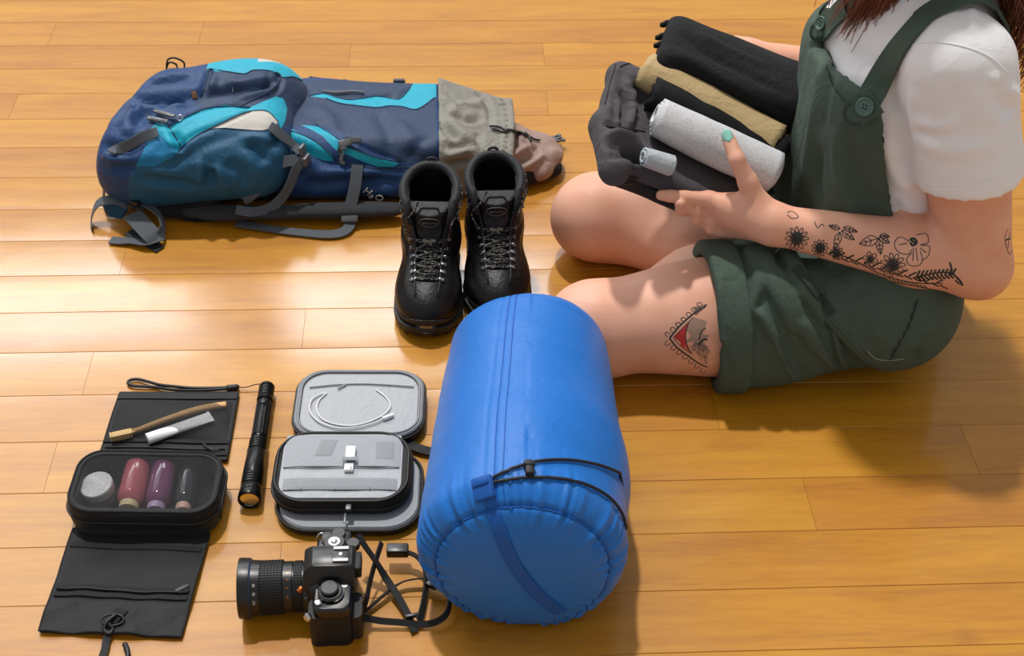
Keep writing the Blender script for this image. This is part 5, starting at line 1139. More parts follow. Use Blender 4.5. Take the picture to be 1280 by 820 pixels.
    # zip pulls on the lid
    for a, b in (((187, 151), (213, 151)), ((194, 143), (222, 152))):
        p, n = drop(bvL, a[0], a[1], .006); q, m = drop(bvL, b[0]-3, b[1]+(4 if a[0] < 190 else -3), .006); Rb = frame(q-p, n+m); bm = bmesh.new(); box_bm(bm, (p+q)/2, (np.linalg.norm(q-p), .0072, .004), Rb, .0015); box_bm(bm, (p+q)/2+Rb[:, 2]*.0022, (np.linalg.norm(q-p)*.7, .0034, .0012), Rb, .0005); bmobj('zip_pull', bm, T, BUC, autosmooth=40)
    p, n = drop(bvL, 224, 149, .004); tube('pull_ring', [p+np.array([.004*math.cos(t), .003*math.sin(t), .003*math.sin(t)]) for t in np.linspace(0, 2*np.pi, 16, endpoint=False)], .001, T, plain('silver_metal', (200, 200, 205), .25, 1.0), 6, closed=True)
    p, n = drops(bvL, [(207, 84), (209, 80)], .0, 1); a = p[0]
    for h, w_ in ((.020, .028), (.012, .016)): tube('haul_loop', [W(208, 86, .135), W(209, 86, .135)+np.array([.003, 0, h*.8]), W(209, 86, .135)+np.array([w_*.5, 0, h]), W(209, 86, .135)+np.array([w_, 0, h*.6]), W(209+w_*760, 86, .130)], .0016, T, BKP, 6, n=5)
    c, n = drop(bvL, 243, 119, .0012); bm = bmesh.new(); Rb = frame([1, .25, .1], n); box_bm(bm, c, (.008, .012, .0014), Rb, .0004); bmobj('lid_tag', bm, T, plain('brown_tag', (120, 84, 50), .7))
    c, n = drop(bvL, 291, 112, .0010); text_obj('lid_lettering', 'i', .011, c, frame([1, .2, 0], n), T, WHT, .0003)
    # H2O mark on the near side
    c, n = drop(bvB, 467, 243, .0016); x = _n(np.array([.75, 0, -.55])-n*n.dot([.75, 0, -.55])); text_obj('water_lettering', 'H\u2082O', .020, c, np.stack([x, np.cross(n, x), n], 1), T, WHT, .0004, .9)
    # straps and clips on the far edge
    ribbon('far_strap', [W(383, 100, .10), W(398, 103, .105), W(418, 106, .098), W(432, 106, .094)], .022, .003, [(0, -.2, 1)]*4, T, WEBD, n=6)
    box('far_buckle', W(431, 106, .098), (.008, .026, .008), None, .002, T, BKP)
    ribbon('far_strap', [W(415, 118, .098), W(435, 118, .096), W(452, 114, .094), W(462, 110, .090), W(470, 110, .078)], .016, .002, [(0, -.3, 1)]*4+[(1, -.3, .5)], T, WEBD, n=6)
    ribbon('far_strap', [W(448, 116, .096), W(458, 112, .097), W(468, 111, .090)], .015, .0022, [(0, -.3, 1)]*3, T, WEB, n=6)
    p, n = drops(bvB, [(402, 116), (420, 117), (440, 116), (455, 117)], .003, 5); tube('cord_knot', p, .0018, T, plain('fleck_cord', (120, 122, 126), .7), 6)
    box('webbing_clip', W(499, 103, .090), (.020, .008, .012), None, .002, T, WEB)
    # tangled hip belt webbing at the bottom left
    def wb(pts, nn, w=.020, m=WEB, name='waist_strap'): return ribbon(name, [W(*a) for a in pts], w, .0018, nn, T, m, n=7)
    wb([(160, 256, .030), (150, 251, .036), (135, 250, .036), (123, 254, .030), (116, 266, .018), (114, 278, .006), (115, 288, .002)], [(0, -.3, 1), (-.1, -.3, 1), (-.3, -.3, 1), (-.7, -.3, .7), (-1, -.2, .3), (-1, -.2, .2), (-1, -.2, .2)], .018)
    wb([(165, 267, .026), (175, 278, .024), (188, 292, .018), (196, 300, .010)], [(.1, -.3, 1)]*4, .030)
    wb([(181, 254, .032), (193, 263, .030), (202, 275, .024), (203, 288, .016), (196, 300, .010), (183, 304, .008), (165, 301, .006), (150, 301, .004), (138, 300, .003)], [(.5, -.3, .8), (.7, -.2, .6), (.9, 0, .4), (.8, .3, .4), (.3, .5, .7), (0, .3, 1), (0, .1, 1), (0, 0, 1), (0, 0, 1)], .018)
    wb([(160, 290, .006), (175, 297, .005), (188, 305, .003), (200, 312, .002)], [(0, 0, 1)]*4, .018, WEBD)
    wb([(148, 236, .034), (160, 244, .036), (175, 250, .036), (183, 252, .034)], [(0, -.4, 1)]*4, .034, WEBD, 'belt_wing')
    wb([(131, 226, .030), (130, 240, .020), (130, 255, .010), (134, 266, .004)], [(-.8, -.5, .2)]*4, .010, WEBD, 'edge_strap')
    box('belt_buckle', W(170, 253, .040), (.014, .012, .008), frame([1, -.5, 0]), .002, T, BKP)
    wb([(206, 262, .018), (220, 268, .010), (245, 273, .005), (275, 272, .004), (300, 270, .004)], [(0, -.2, 1)]*5, .014, WEBD)
build_pack()
# ================================================================ PERSON
def WYp(px, py, y): d = ray(px, py); return CC+d*((y-CC[1])/d[1])
def build_person():
    st = NT('skin'); v = st.coord(); n1 = st.noise(v, 18, 3, .6); n2 = st.noise(v, 320, 3, .6)
    st.bs(Base_Color=st.mix(n1, lin((214, 148, 118)), lin((238, 188, 164))), Roughness=.50, Subsurface_Weight=.12, Subsurface_Radius=(.010, .004, .002), Subsurface_Scale=1.0, Specular_IOR_Level=.35); st.bump(st.math('MULTIPLY', n2, .00012), .5, 1.0)
    SKIN = st.m
    SHIRT = fabric('white_jersey', (246, 245, 248), .8, 1300, .25, .0014, 22, .1, .05); GREEN = fabric('olive_green_cotton', (74, 91, 80), .82, 1000, .5, .0030, 22, .12, .22, )
    GRD = fabric('olive_green_seam', (48, 60, 54), .85, 1000, .5); HAIR = plain('auburn_hair', (138, 78, 52), .35); NAILM = plain('mint_nail_polish', (150, 214, 200), .2); INK = plain('tattoo_ink', (38, 44, 48), .6)
    T = thing('person', 'person in green dungarees and white shirt sitting cross-legged holding rolled clothes', 'person', (.50, .06, 0))
    # ---------------- joints
    HN, KN = np.array([.52, -.062, .096]), np.array([.112, -.088, .070]); HF, KF = np.array([.52, .170, .098]), np.array([.140, .178, .068])
    AN, AF = np.array([.44, .130, .048]), np.array([.42, .015, .060])
    SN, EN, WN = np.array([.522, -.088, .470]), np.array([.592, -.128, .202]), WYp(970, 281, -.078)
    SF, EF, WF = np.array([.522, .225, .470]), np.array([.545, .265, .235]), W(935, 72, .285)
    CH, PE = np.array([.524, .068, .385]), np.array([.530, .062, .130]); NK, HD = np.array([.470, .068, .545]), np.array([.425, .068, .665])
    # near hand
    K = dict(index=[W(886, 250, .246), W(856, 247, .252), W(838, 245, .256), W(826, 244, .258)],
             middle=[W(893, 265, .226), W(866, 262, .232), W(852, 262, .240), W(850, 255, .252)],
             ring=[W(901, 277, .210), W(880, 276, .214), W(871, 273, .222), W(871, 264, .236)],
             little=[W(914, 287, .198), W(898, 289, .198), W(888, 286, .206), W(888, 277, .218)],
             thumb=[W(950, 262, .246), W(935, 228, .282), W(921, 199, .312), W(910, 172, .330)])
    R = dict(index=[.0110, .0092, .0082, .0070], middle=[.0108, .0094, .0084, .0072], ring=[.0104, .0088, .0080, .0068], little=[.0098, .0078, .0070, .0060], thumb=[.0155, .0122, .0104, .0086])
    def hand(P, K, R, WR, kfin=.0035):
        d = sd_cone(P, WR, (K['index'][0]+WR)/2+(K['index'][0]-WR)*.1, .0250, .0205)
        pal = None
        for nme in ('index', 'middle', 'ring', 'little'):
            e = sd_cone(P, WR+(K[nme][0]-WR)*.12, K[nme][0], .0205 if nme != 'little' else .017, R[nme][0]+.0018); pal = e if pal is None else smin(pal, e, .014)
        d = smin(d, pal, .012)
        f = None
        for nme in ('index', 'middle', 'ring', 'little'):
            e = smin(sd_cone(P, K[nme][0], K[nme][1], R[nme][0], R[nme][1]), smin(sd_cone(P, K[nme][1], K[nme][2], R[nme][1], R[nme][2]), sd_cone(P, K[nme][2], K[nme][3], R[nme][2]*.97, R[nme][3]), .003), .003); f = e if f is None else smin(f, e, .0006)
        d = smin(d, f, .0045)
        k = K['thumb']; th = smin(sd_cone(P, WR+(k[0]-WR)*.45, k[0], .019, .0165), smin(sd_cone(P, k[0], k[1], .0160, R['thumb'][1]+.0010), smin(sd_cone(P, k[1], k[2], R['thumb'][1], R['thumb'][2]), sd_cone(P, k[2], k[3], R['thumb'][2]*1.02, R['thumb'][3]), .004), .005), .012)
        d = smin(d, th, .012); web = sd_cone(P, k[0]+(k[1]-k[0])*.25, K['index'][0]+(WR-K['index'][0])*.25, .0105, .0100); return smin(d, web, .014)
    # far hand: fingers behind the black roll
    WFd = WF; fk = {}
    base = W(912, 58, .305); fk['index'] = [base, W(899, 54, .318), W(888, 54, .326), W(880, 56, .328)]
    for i, nme in enumerate(('middle', 'ring', 'little')): o = np.array([-.004*(i+1), .004, -.019*(i+1)]); fk[nme] = [q+o for q in fk['index']]
    fk['thumb'] = [W(925, 70, .315), W(912, 66, .330), W(905, 66, .340), W(900, 68, .345)]
    def bodyf(P):
        pel = sd_ell(P, PE, (.108, .160, .115)); bel = sd_ell(P, (.522, .066, .245), (.100, .145, .150)); che = sd_ell(P, CH, (.098, .148, .160)); sho = sd_ecap(P, SN+[-.01, .055, -.012], SF+[-.01, -.055, -.012], .056, .056, (1, 0, 0), .95)
        tr = smin(smin(pel, bel, .06), smin(che, sho, .05), .06); tr = smin(tr, smin(sd_ell(P, (.452, .000, .365), (.040, .056, .052)), sd_ell(P, (.452, .138, .365), (.040, .056, .052)), .02), .035)
        nk = sd_cone(P, (.492, .068, .490), NK+[-.012, 0, .05], .060, .048); tr = smin(tr, nk, .035)
        # legs
        def leg(H, Kn, A, s, r):
            th = sd_cone(P, H, Kn, .086, .0640); th = smin(th, sd_ell(P, H+(Kn-H)*.52+[0, 0, -.004], (.17, .083, .078)), .03); kn = sd_ell(P, Kn+[-.012, 0, -.002], (.060, .058, .058)); th = smin(th, kn, .03)
            cal = smin(sd_cone(P, Kn+[.01, 0, -.012], Kn+(A-Kn)*.45, .052, .054), sd_cone(P, Kn+(A-Kn)*.45, A, .052, .032), .03); ft = sd_ecap(P, A, A+(A-Kn)*.22+[.03, 0, -.006], .034, .028, (0, 0, 1), .8)
            return smin(th, smin(cal, ft, .02), .018)
        ln = leg(HN, KN, AN, -1, 0); lf = leg(HF, KF, AF, 1, 0); tr = smin(tr, np.minimum(ln, lf), .022)
        # arms
        def arm(S, E, Wr, sg):
            u = smin(sd_cone(P, S, S+(E-S)*.45, .056, .054), sd_cone(P, S+(E-S)*.45, E, .053, .044), .02); m = E+(Wr-E)*.30
            f = smin(sd_cone(P, E, m, .0415, .0425), sd_cone(P, m, Wr, .042, .0255), .02); ol = sd_ell(P, E+[.012, 0, -.014], (.030, .030, .030)); return smin(smin(u, f, .016), ol, .016)
        an = arm(SN, EN, WN, -1); af = arm(SF, EF, WF, 1); tr = smin(tr, np.minimum(an, af), .020)
        tr = smin(tr, hand(P, K, R, WN), .010); 
        RF = {k: [r*.98 for r in vv] for k, vv in R.items()}; tr = smin(tr, hand(P, fk, RF, WF), .010)
        # head
        ct_, st_ = math.cos(-.42), math.sin(-.42); Rh = np.array([[ct_, 0, -st_], [0, 1, 0], [st_, 0, ct_]], np.float32); P0 = P; P = ((P-HD.astype(np.float32)) @ Rh.T+HD.astype(np.float32)).astype(np.float32)
        hd = sd_ell(P, HD+[.006, 0, .035], (.094, .075, .088)); jaw = sd_ell(P, HD+[-.040, 0, -.040], (.052, .052, .060)); hd = smin(hd, jaw, .04); nose = sd_cone(P, HD+[-.090, 0, .005], HD+[-.108, 0, -.026], .007, .012); hd = smin(hd, nose, .012)
        for s in (-1, 1):
            hd = smin(hd, sd_ell(P, HD+[.010, s*.076, -.005], (.016, .007, .028)), .006); hd = smax(hd, -sd_ell(P, HD+[-.093, s*.030, .006], (.012, .017, .010)), .010); hd = smin(hd, sd_ell(P, HD+[-.074, s*.030, .004], (.011, .014, .011)), .006)
        lips = smin(sd_cone(P, HD+[-.090, -.017, -.054], HD+[-.090, .017, -.054], .005, .005), sd_cone(P, HD+[-.089, -.014, -.063], HD+[-.089, .014, -.063], .006, .006), .003); hd = smin(hd, lips, .006); P = P0; tr = smin(tr, hd, .020)
        return smax(tr, .0015-P[:, 2], .006)
    hx = (float(K['index'][3][0])-.020, float(WN[0])+.02)
    xs = lattice([(.03, .0055), (hx[0], .0021), (hx[1], .0050), (.72, 0)]); ysl = lattice([(-.215, .0050), (-.125, .0022), (.075, .0055), (.36, 0)]); zsl = lattice([(-.01, .0055), (.165, .0022), (.352, .0055), (.81, 0)])
    V, Q = surf(bodyf, xs, ysl, zsl, B=10, slack=.02); V = relax(V, Q, 3, .45); body = from_arrays('body', V, Q, T, SKIN); bv = bvh_of(V, Q)
    # nails
    def clear(V, Q, gap=.004):
        N = vnormals(V, Q); P = V.astype(np.float32); d = bodyf(P); m = np.where(d < gap)[0]
        if not len(m): return V
        e = 2e-3; g = np.stack([bodyf(P[m]+np.eye(3, dtype=np.float32)[k]*e)-bodyf(P[m]-np.eye(3, dtype=np.float32)[k]*e) for k in range(3)], 1)/(2*e); ln = np.linalg.norm(g, axis=1)[:, None]+1e-6; g /= ln
        ok = np.einsum('ij,ij->i', g, N[m]) > .1; mv = np.clip(gap-d[m], 0, .016)*ok; V = V.copy(); V[m] += g*mv[:, None]; return V
    def nail(k, r, up, mat=NAILM):
        a, b = k[2], k[3]; ax = _n(b-a); n = _n(np.asarray(up)-ax*ax.dot(up)); s = np.cross(ax, n); bm = bmesh.new(); rows = []
        for i in range(12):
            t = i/11; w = r*.76*max(1-abs((t-.5)/.502)**3.0, .004)**.5; rows.append([bm.verts.new(b+ax*(-.008+.0180*t)+s*w*q+n*(r*1.00-r*.40*q*q+.0011-.0012*t)) for q in np.linspace(-1, 1, 9)])
        for A, B in zip(rows, rows[1:]):
            for j in range(8): bm.faces.new((A[j], A[j+1], B[j+1], B[j]))
        o = bmobj('fingernail', bm, T, mat); sm = o.modifiers.new('thick', 'SOLIDIFY'); sm.thickness = .0006; return o
    nl = nail(K['thumb'], .0090, CC-K['thumb'][3]); nl['label'] = 'mint green painted thumbnail'
    # ring
    k = K['ring']; c = k[0]+(k[1]-k[0])*.80; ax = _n(k[1]-k[0]); u = _n(np.cross(ax, [0, 0, 1])); w_ = np.cross(ax, u); rr = .0098
    tube('finger_ring', [c+rr*(math.cos(t)*u+math.sin(t)*w_) for t in np.linspace(0, 2*np.pi, 28, endpoint=False)], .0010, T, plain('silver_metal', (200, 200, 205), .25, 1.0), 8, closed=True)
    # ---------------- white shirt
    def torso(P):
        pel = sd_ell(P, PE, (.108, .160, .115)); bel = sd_ell(P, (.522, .066, .245), (.100, .145, .150)); che = sd_ell(P, CH, (.098, .148, .160)); sho = sd_ecap(P, SN+[-.01, .055, -.012], SF+[-.01, -.055, -.012], .056, .056, (1, 0, 0), .95)
        tr = smin(smin(pel, bel, .06), smin(che, sho, .05), .06); return smin(tr, smin(sd_ell(P, (.452, .000, .365), (.040, .056, .052)), sd_ell(P, (.452, .138, .365), (.040, .056, .052)), .02), .035)
    def sleeve(P, S, E, r0, r1):
        ax = _n(E-S); L = np.linalg.norm(E-S); s = (P-S.astype(np.float32)) @ ax.astype(np.float32); d = sd_cone(P, S, E, r0, r1*1.06); return d, s/L
    def shirtf(P):
        t = torso(P)-.0075; out = t
        t = smin(t, sd_cone(P, (.500, .068, .47), (.487, .068, .535), .085, .060), .04)
        hemz = .16-P[:, 2]; t = np.maximum(t, hemz)
        for S, E in ((SN, EN), (SF, EF)):
            d, s = sleeve(P, S, E, .0640, .0640); L = np.linalg.norm(E-S); d = np.maximum(d, (s-.535)*L); t = smin(t, d, .022)
        t = t+.0030*wob(P, 26, 31, 2)
        inner = np.minimum(torso(P)-.004, 9)
        for S, E in ((SN, EN), (SF, EF)): d, s = sleeve(P, S, E, .0600, .0605); inner = np.minimum(inner, np.maximum(d, -(s-.25)*.2))
        t = np.maximum(t, -np.maximum(inner, 0*inner-1)) if False else t
        # open sleeve mouths and neck
        for S, E in ((SN, EN), (SF, EF)):
            d, s = sleeve(P, S, E, .0545, .0530); L = np.linalg.norm(E-S); t = np.maximum(t, -np.maximum(d, (.47-s)*L))
        neck = sd_ell(P, (.468, .068, .545), (.062, .068, .050)); return smax(t, -neck, .004)
    V2, Q2 = surf(shirtf, grid(.34, .66, .0044), grid(-.21, .36, .0044), grid(.14, .60, .0044)); V2 = relax(V2, Q2, 3, .5); b2 = bvh_of(V2, Q2)
    S = [([(1085, 85), (1090, 120), (1092, 150)], .004, .010), ([(1140, 110), (1140, 150), (1145, 185)], .003, .009), ([(1150, 180), (1190, 190), (1250, 180)], .0025, .010),
         ([(1250, 100), (1255, 125), (1262, 150)], -.008, .010), ([(1240, 90), (1250, 110), (1275, 120)], .004, .008), ([(1140, 150), (1170, 158), (1200, 150)], .002, .006), ([(1140, 165), (1170, 172), (1200, 168)], -.002, .005),
         ([(1105, 170), (1115, 210), (1140, 245)], .004, .009), ([(1115, 250), (1130, 270), (1145, 285)], -.004, .007), ([(1215, 8), (1216, 25), (1214, 42)], .003, .006), ([(1120, 80), (1115, 110), (1118, 140)], -.003, .009), ([(1180, 95), (1200, 140), (1210, 185)], -.002, .012)]
    V2 = sculpt(V2, Q2, S, b2); from_arrays('shirt', V2, Q2, T, SHIRT); b2 = bvh_of(V2, Q2)
    p, n = drops(b2, [(1103, 70), (1130, 58), (1165, 53), (1200, 57), (1235, 70), (1260, 92)], .0001, 6); tube('shoulder_seam', p, .0010, T, SHIRT, 5)
    p, n = drops(b2, [(1134, 225), (1165, 231), (1210, 230), (1255, 218), (1268, 206)], .0001, 6); tube('sleeve_stitching', p, .0007, T, SHIRT, 5)
    # ---------------- dungarees: trunk with bib
    xeT = [(.045, .70), (.13, .70), (.205, .62), (.21, .50), (.24, .490), (.30, .468), (.38, .450), (.415, .440), (.50, .43)]
    A = WYp(938, 296, -.10); Bp = WYp(1085, 452, -.15); dl = np.array([Bp[0]-A[0], Bp[2]-A[2]]); nl_ = np.array([dl[1], -dl[0]])/np.linalg.norm(dl)
    def trunkf(P):
        t = torso(P)-.0165; t = smin(t, sd_ell(P, (.508, -.066, .104), (.090, .100, .092)), .04); t = smin(t, sd_ell(P, (.520, .165, .112), (.095, .092, .100)), .04); t = smin(t, sd_ell(P, (.480, -.072, .108), (.105, .102, .074)), .05); t = smin(t, sd_cone(P, (.375, -.098, .095), (.52, -.080, .094), .073, .080), .02)
        bibs = None
        for (a_, b_) in (((.440, -.035, .378), (.430, -.045, .19)), ((.424, .02, .385), (.410, .02, .19)), ((.420, .07, .385), (.405, .07, .19)), ((.426, .12, .383), (.412, .12, .19)), ((.440, .162, .378), (.430, .17, .19))): e_ = sd_cone(P, a_, b_, .032, .036); bibs = e_ if bibs is None else smin(bibs, e_, .03)
        t = smin(t, bibs, .03)  # bib stands a little away from the chest
        t = t+.0045*wob(P, 17, 41, 3)
        xe = np.interp(P[:, 2], [a for a, b in xeT], [b for a, b in xeT]).astype(np.float32)
        d = smax(t, (P[:, 0]-xe)*.8, .004)
        topz = .4150-.012*np.exp(-((P[:, 1]-.068)/.05)**2); d = np.maximum(d, P[:, 2]-topz)
        d = smax(d, ((P[:, 0]-A[0])*nl_[0]+(P[:, 2]-A[2])*nl_[1]).astype(np.float32), .006)
        inn = torso(P)-.0110; d = np.maximum(d, -np.maximum(inn, .19-P[:, 2])); return np.maximum(d, .006-P[:, 2])*.9
    V3, Q3 = surf(trunkf, grid(.33, .70, .0044), grid(-.20, .33, .0044), grid(-.004, .44, .0044)); V3 = relax(V3, Q3, 3, .5); b3 = bvh_of(V3, Q3)
    S = [([(1030, 70), (1022, 110), (1014, 160), (1005, 230)], .005, .008), ([(1042, 80), (1034, 120), (1026, 170)], -.005, .008), ([(1045, 160), (1048, 210), (1062, 260), (1075, 290)], .006, .010), ([(1060, 150), (1062, 200), (1075, 250)], -.005, .010), ([(1085, 165), (1095, 210), (1110, 260)], .004, .010),
         ([(1025, 180), (1022, 230), (1030, 270)], -.006, .012), ([(1031, 78), (1040, 105), (1058, 125), (1075, 140)], -.0022, .0024, 1), ([(1103, 170), (1112, 220), (1128, 285)], -.002, .0024, 1), ([(1147, 375), (1135, 410), (1115, 445)], -.004, .0028, 1),
         ([(1060, 335), (1066, 370), (1075, 405)], .004, .010), ([(1090, 350), (1100, 390), (1095, 430)], .004, .012), ([(1040, 330), (1060, 350), (1070, 380)], -.004, .010), ([(1165, 390), (1160, 415), (1140, 440)], .005, .008), ([(1165, 415), (1150, 430), (1142, 452)], -.006, .006), ([(1010, 60), (1024, 56), (1040, 62)], -.004, .006)]
    V3 = clear(sculpt(V3, Q3, S, b3), Q3); from_arrays('dungarees', V3, Q3, T, GREEN); b3 = bvh_of(V3, Q3)
    # ---------------- shorts legs with turn-ups
    def shorts(P, H, Kn, s0, seed, flare):
        ax = _n(Kn-H).astype(np.float32); L = np.linalg.norm(Kn-H); s = ((P-H.astype(np.float32)) @ ax)/L
        d = sd_cone(P, H, Kn, .088, .082+flare); d = smin(d, sd_ell(P, H+(Kn-H)*.50, (.165, .098, .095)), .02)
        d = d+.0065*wob(P*np.array([1, 1, 1], np.float32), 22, seed, 2); return d, s, ax, L
    def cuff_part(name, H, Kn, s1, w, seed, strokes, y0, y1, x0, folds=()):
        def f(P):
            d, s, ax, L = shorts(P, H, Kn, 0, seed, .013); e = np.maximum(d, (s-s1+w*.3)*L); inn = sd_cone(P, H, Kn, .099, .0645)+.0*s; inn = smin(inn, sd_ell(P, H+(Kn-H)*.52+[0, 0, -.004], (.175, .087, .082)), .02)
            e = np.maximum(e, -np.maximum(inn, (s1-.10-s)*L)); return np.maximum(e, .0025-P[:, 2])*.9
        G_ = (grid(x0, .62, .0040), grid(y0, y1, .0040), grid(-.004, .24, .0040)); V, Q = surf(f, *G_)
        if folds:
            b_ = bvh_of(V, Q); fp = []
            for px_, r0, r1 in folds: p_, n_ = drops(b_, px_, .004, 3); fp.append((p_, np.interp(np.linspace(0, 1, len(p_)), [0, .4, 1], [r0, r0, r1])))
            def f2(P):
                d = f(P)
                for p_, r_ in fp: d = smin(d, sd_path(P, p_, r_), .005)
                return d
            V, Q = surf(f2, *G_)
        V = relax(V, Q, 2, .5); V = clear(sculpt(V, Q, strokes), Q); from_arrays('shorts_leg', V, Q, T, GREEN)
        def g(P):
            d, s, ax, L = shorts(P, H, Kn, 0, seed, .013); d = d-.0070; e = smax(d, np.maximum((s-s1)*L, (s1-w-s)*L), .003); inn = sd_cone(P, H, Kn, .099, .0645); inn = smin(inn, sd_ell(P, H+(Kn-H)*.52+[0, 0, -.004], (.175, .087, .082)), .02); e = np.maximum(e, -(inn-.001)); return np.maximum(e, .0015-P[:, 2])*.9
        V, Q = surf(g, grid(x0-.02, .45, .0040), grid(y0, y1, .0040), grid(-.004, .23, .0040)); V = relax(V, Q, 2, .5)
        V = sculpt(V, Q, [([(905, 335), (898, 380), (902, 430)], .002, .006), ([(893, 420), (905, 440), (915, 470)], -.003, .005), ([(900, 350), (912, 352), (922, 349)], -.0015, .003)]) if y0 < -.1 else V
        from_arrays('turn_up', V, Q, T, GREEN); return V, Q
    S = [([(940, 300), (945, 340), (965, 370), (985, 400), (990, 415)], .020, .010, 1), ([(958, 310), (975, 345), (990, 375)], -.006, .011), ([(965, 300), (990, 340), (1010, 380), (1020, 405)], .018, .010), ([(985, 320), (1010, 360), (1025, 390)], -.005, .009), ([(930, 385), (945, 370), (950, 350)], .012, .008), ([(928, 360), (935, 345), (945, 335)], -.005, .009),
         ([(995, 400), (1015, 440), (1035, 480)], -.005, .010), ([(1000, 385), (1030, 430), (1060, 470)], .014, .010), ([(940, 400), (960, 440), (965, 480)], .004, .012), ([(960, 390), (985, 430), (1000, 470)], .010, .012), ([(975, 420), (990, 450), (1010, 480)], -.005, .010), ([(1035, 400), (1042, 440), (1055, 480)], -.003, .003, 1), ([(1060, 420), (1064, 450), (1070, 475)], -.003, .003, 1)]
    FO = [([(946, 296), (955, 330), (970, 362), (986, 400), (990, 412)], .014, .004), ([(972, 300), (996, 345), (1016, 380), (1028, 402)], .013, .003), ([(938, 318), (949, 345), (943, 372), (934, 396)], .010, .002), ([(972, 345), (994, 388), (1010, 432)], .010, .002),
          ([(1002, 405), (1030, 445), (1056, 478)], .011, .003), ([(950, 392), (972, 430), (992, 472)], .007, .003), ([(1040, 415), (1050, 445), (1060, 470)], .006, .003)]
    S = S[-3:]
    cuff_part('near', HN, KN, .640, .105, 51, S, -.21, .09, .20, FO); cuff_part('far', HF, KF, .60, .105, 57, [([(850, 262), (870, 290), (890, 315)], .006, .010), ([(865, 262), (890, 295)], -.006, .010)], .05, .34, .22)
    # front lap cloth between the thighs
    def lap(P): return smax(smin(sd_ell(P, (.42, .06, .10), (.11, .10, .075)), sd_cone(P, (.36, .0, .11), (.46, .02, .15), .045, .06), .03)+.008*wob(P, 24, 61, 3), .03-P[:, 2], .004)*.85
    V4, Q4 = surf(lap, grid(.27, .58, .005), grid(-.09, .20, .005), grid(.02, .26, .005)); V4 = relax(V4, Q4, 2, .5); from_arrays('lap_folds', V4, Q4, T, GREEN)
    # bib facing, straps, button
    allb = bvh_objs([o for o in T.children if o.name.split('.')[0] in ('shirt', 'dungarees')])
    def rn(n, it=6):
        n = n.copy()
        for _ in range(it): n[1:-1] = (n[:-2]+n[1:-1]+n[2:])/3
        return n/np.linalg.norm(n, axis=1)[:, None]
    def sp(p, it=4):
        p = p.copy()
        for _ in range(it): p[1:-1] = (p[:-2]+2*p[1:-1]+p[2:])/4
        return p
    p, n = drops(allb, [(1072, 146), (1082, 132), (1093, 114), (1106, 92), (1122, 66), (1140, 42), (1160, 20)], .0045, 4); n = rn(n); p = sp(p)
    over = np.array([[.520, -.055, .545], [.560, -.045, .530], [.600, -.030, .470], [.615, -.01, .38], [.62, .01, .28]]); on = np.array([[0, -.1, 1.], [.5, 0, .8], [.9, 0, .4], [1, 0, .1], [1, 0, 0]])
    ribbon('strap', np.concatenate([p, over]), [.030]*3+[.034]*(len(p)-3)+[.034]*5, .0040, np.concatenate([n, on]), T, GREEN, n=0) if False else ribbon('strap', np.concatenate([p, over]), .034, .0040, np.concatenate([n, on]), T, GREEN, n=2)
    p, n = drops(allb, [(1026, 44), (1036, 34), (1046, 22), (1056, 12), (1066, 2)], .0045, 4); n = rn(n); p = sp(p); over = np.array([[.500, .165, .545], [.555, .17, .52], [.60, .15, .45], [.615, .12, .36]]); on = np.array([[0, .1, 1.], [.6, 0, .8], [.9, 0, .4], [1, 0, .1]])
    ribbon('strap', np.concatenate([p, over]), .032, .0040, np.concatenate([n, on]), T, GREEN, n=2)
    def tab(px, py, ang, r=.017):
        c, n = drop(bvh_objs([o for o in T.children if o.name.split('.')[0] in ('shirt', 'dungarees', 'strap')]), px, py, .0055); n = _n(n+np.array([-.6, -.7, .5])); x = _n(np.array([math.cos(ang), 0, math.sin(ang)])-n*n.dot([math.cos(ang), 0, math.sin(ang)])); y = np.cross(n, x); out = [(r*math.cos(t), r*math.sin(t)) for t in np.linspace(np.pi*.5, np.pi*1.5, 16)]+[(.030, -r), (.030, r)]
        bm = bmesh.new(); stack_bm(bm, [[c+x*a+y*b+n*z for a, b in out] for z in (-.004, .0, .0022)]); bmobj('strap_tab', bm, T, GREEN, autosmooth=40)
        for k in range(15):
            t = np.pi*(.5+k/14); q = c+x*(r*.80)*math.cos(t)+y*(r*.80)*math.sin(t)+n*.0028
            tube('tab_stitch', [q-(x*math.cos(t)+y*math.sin(t))*.0022, q+(x*math.cos(t)+y*math.sin(t))*.0022], .0006, T, GRD, 5)
        return c, n, x, y
    c, n, x, y = tab(1071, 141, math.radians(35))
    def button(c, n, r=.0115):
        b = lathe('button', [(0, r*.9), (.0008, r), (.0030, r), (.0036, r*.92), (.0030, r*.78), (.0022, r*.72), (.0022, .0012)], c, n, T, plain('button_green', (78, 108, 100), .35), 36, 25)
        u = _n(np.cross(n, [0, 0, 1])); v_ = np.cross(n, u)
        for a_, b_ in ((1, 1), (1, -1), (-1, 1), (-1, -1)): lathe('button_hole', [(0, .0011), (.0006, .0011)], c+n*.0021+u*a_*.002+v_*b_*.002, n, b, plain('hole_dark', (14, 18, 18), .8), 10); 
        return b
    c2, n2 = drop(allb, 1085, 131, .0); button(c+x*.015+n*.004, n)
    c, n, x, y = tab(1027, 39, math.radians(35), .013); button(c+x*.014+n*.004, n, .009)
    p, n = drops(b3, [(1033, 82), (1040, 105), (1052, 122), (1063, 134)], .0008, 5); tube('bib_seam', p, .0011, T, GRD, 5)
    p, n = drops(b3, [(1103, 172), (1110, 210), (1120, 255), (1128, 290)], .0006, 5); tube('bib_edge', p, .0014, T, GRD, 5)
    p, n = drops(b3, [(1147, 375), (1137, 405), (1118, 440), (1112, 450)], .0006, 5); tube('side_seam', p, .0012, T, GRD, 5)
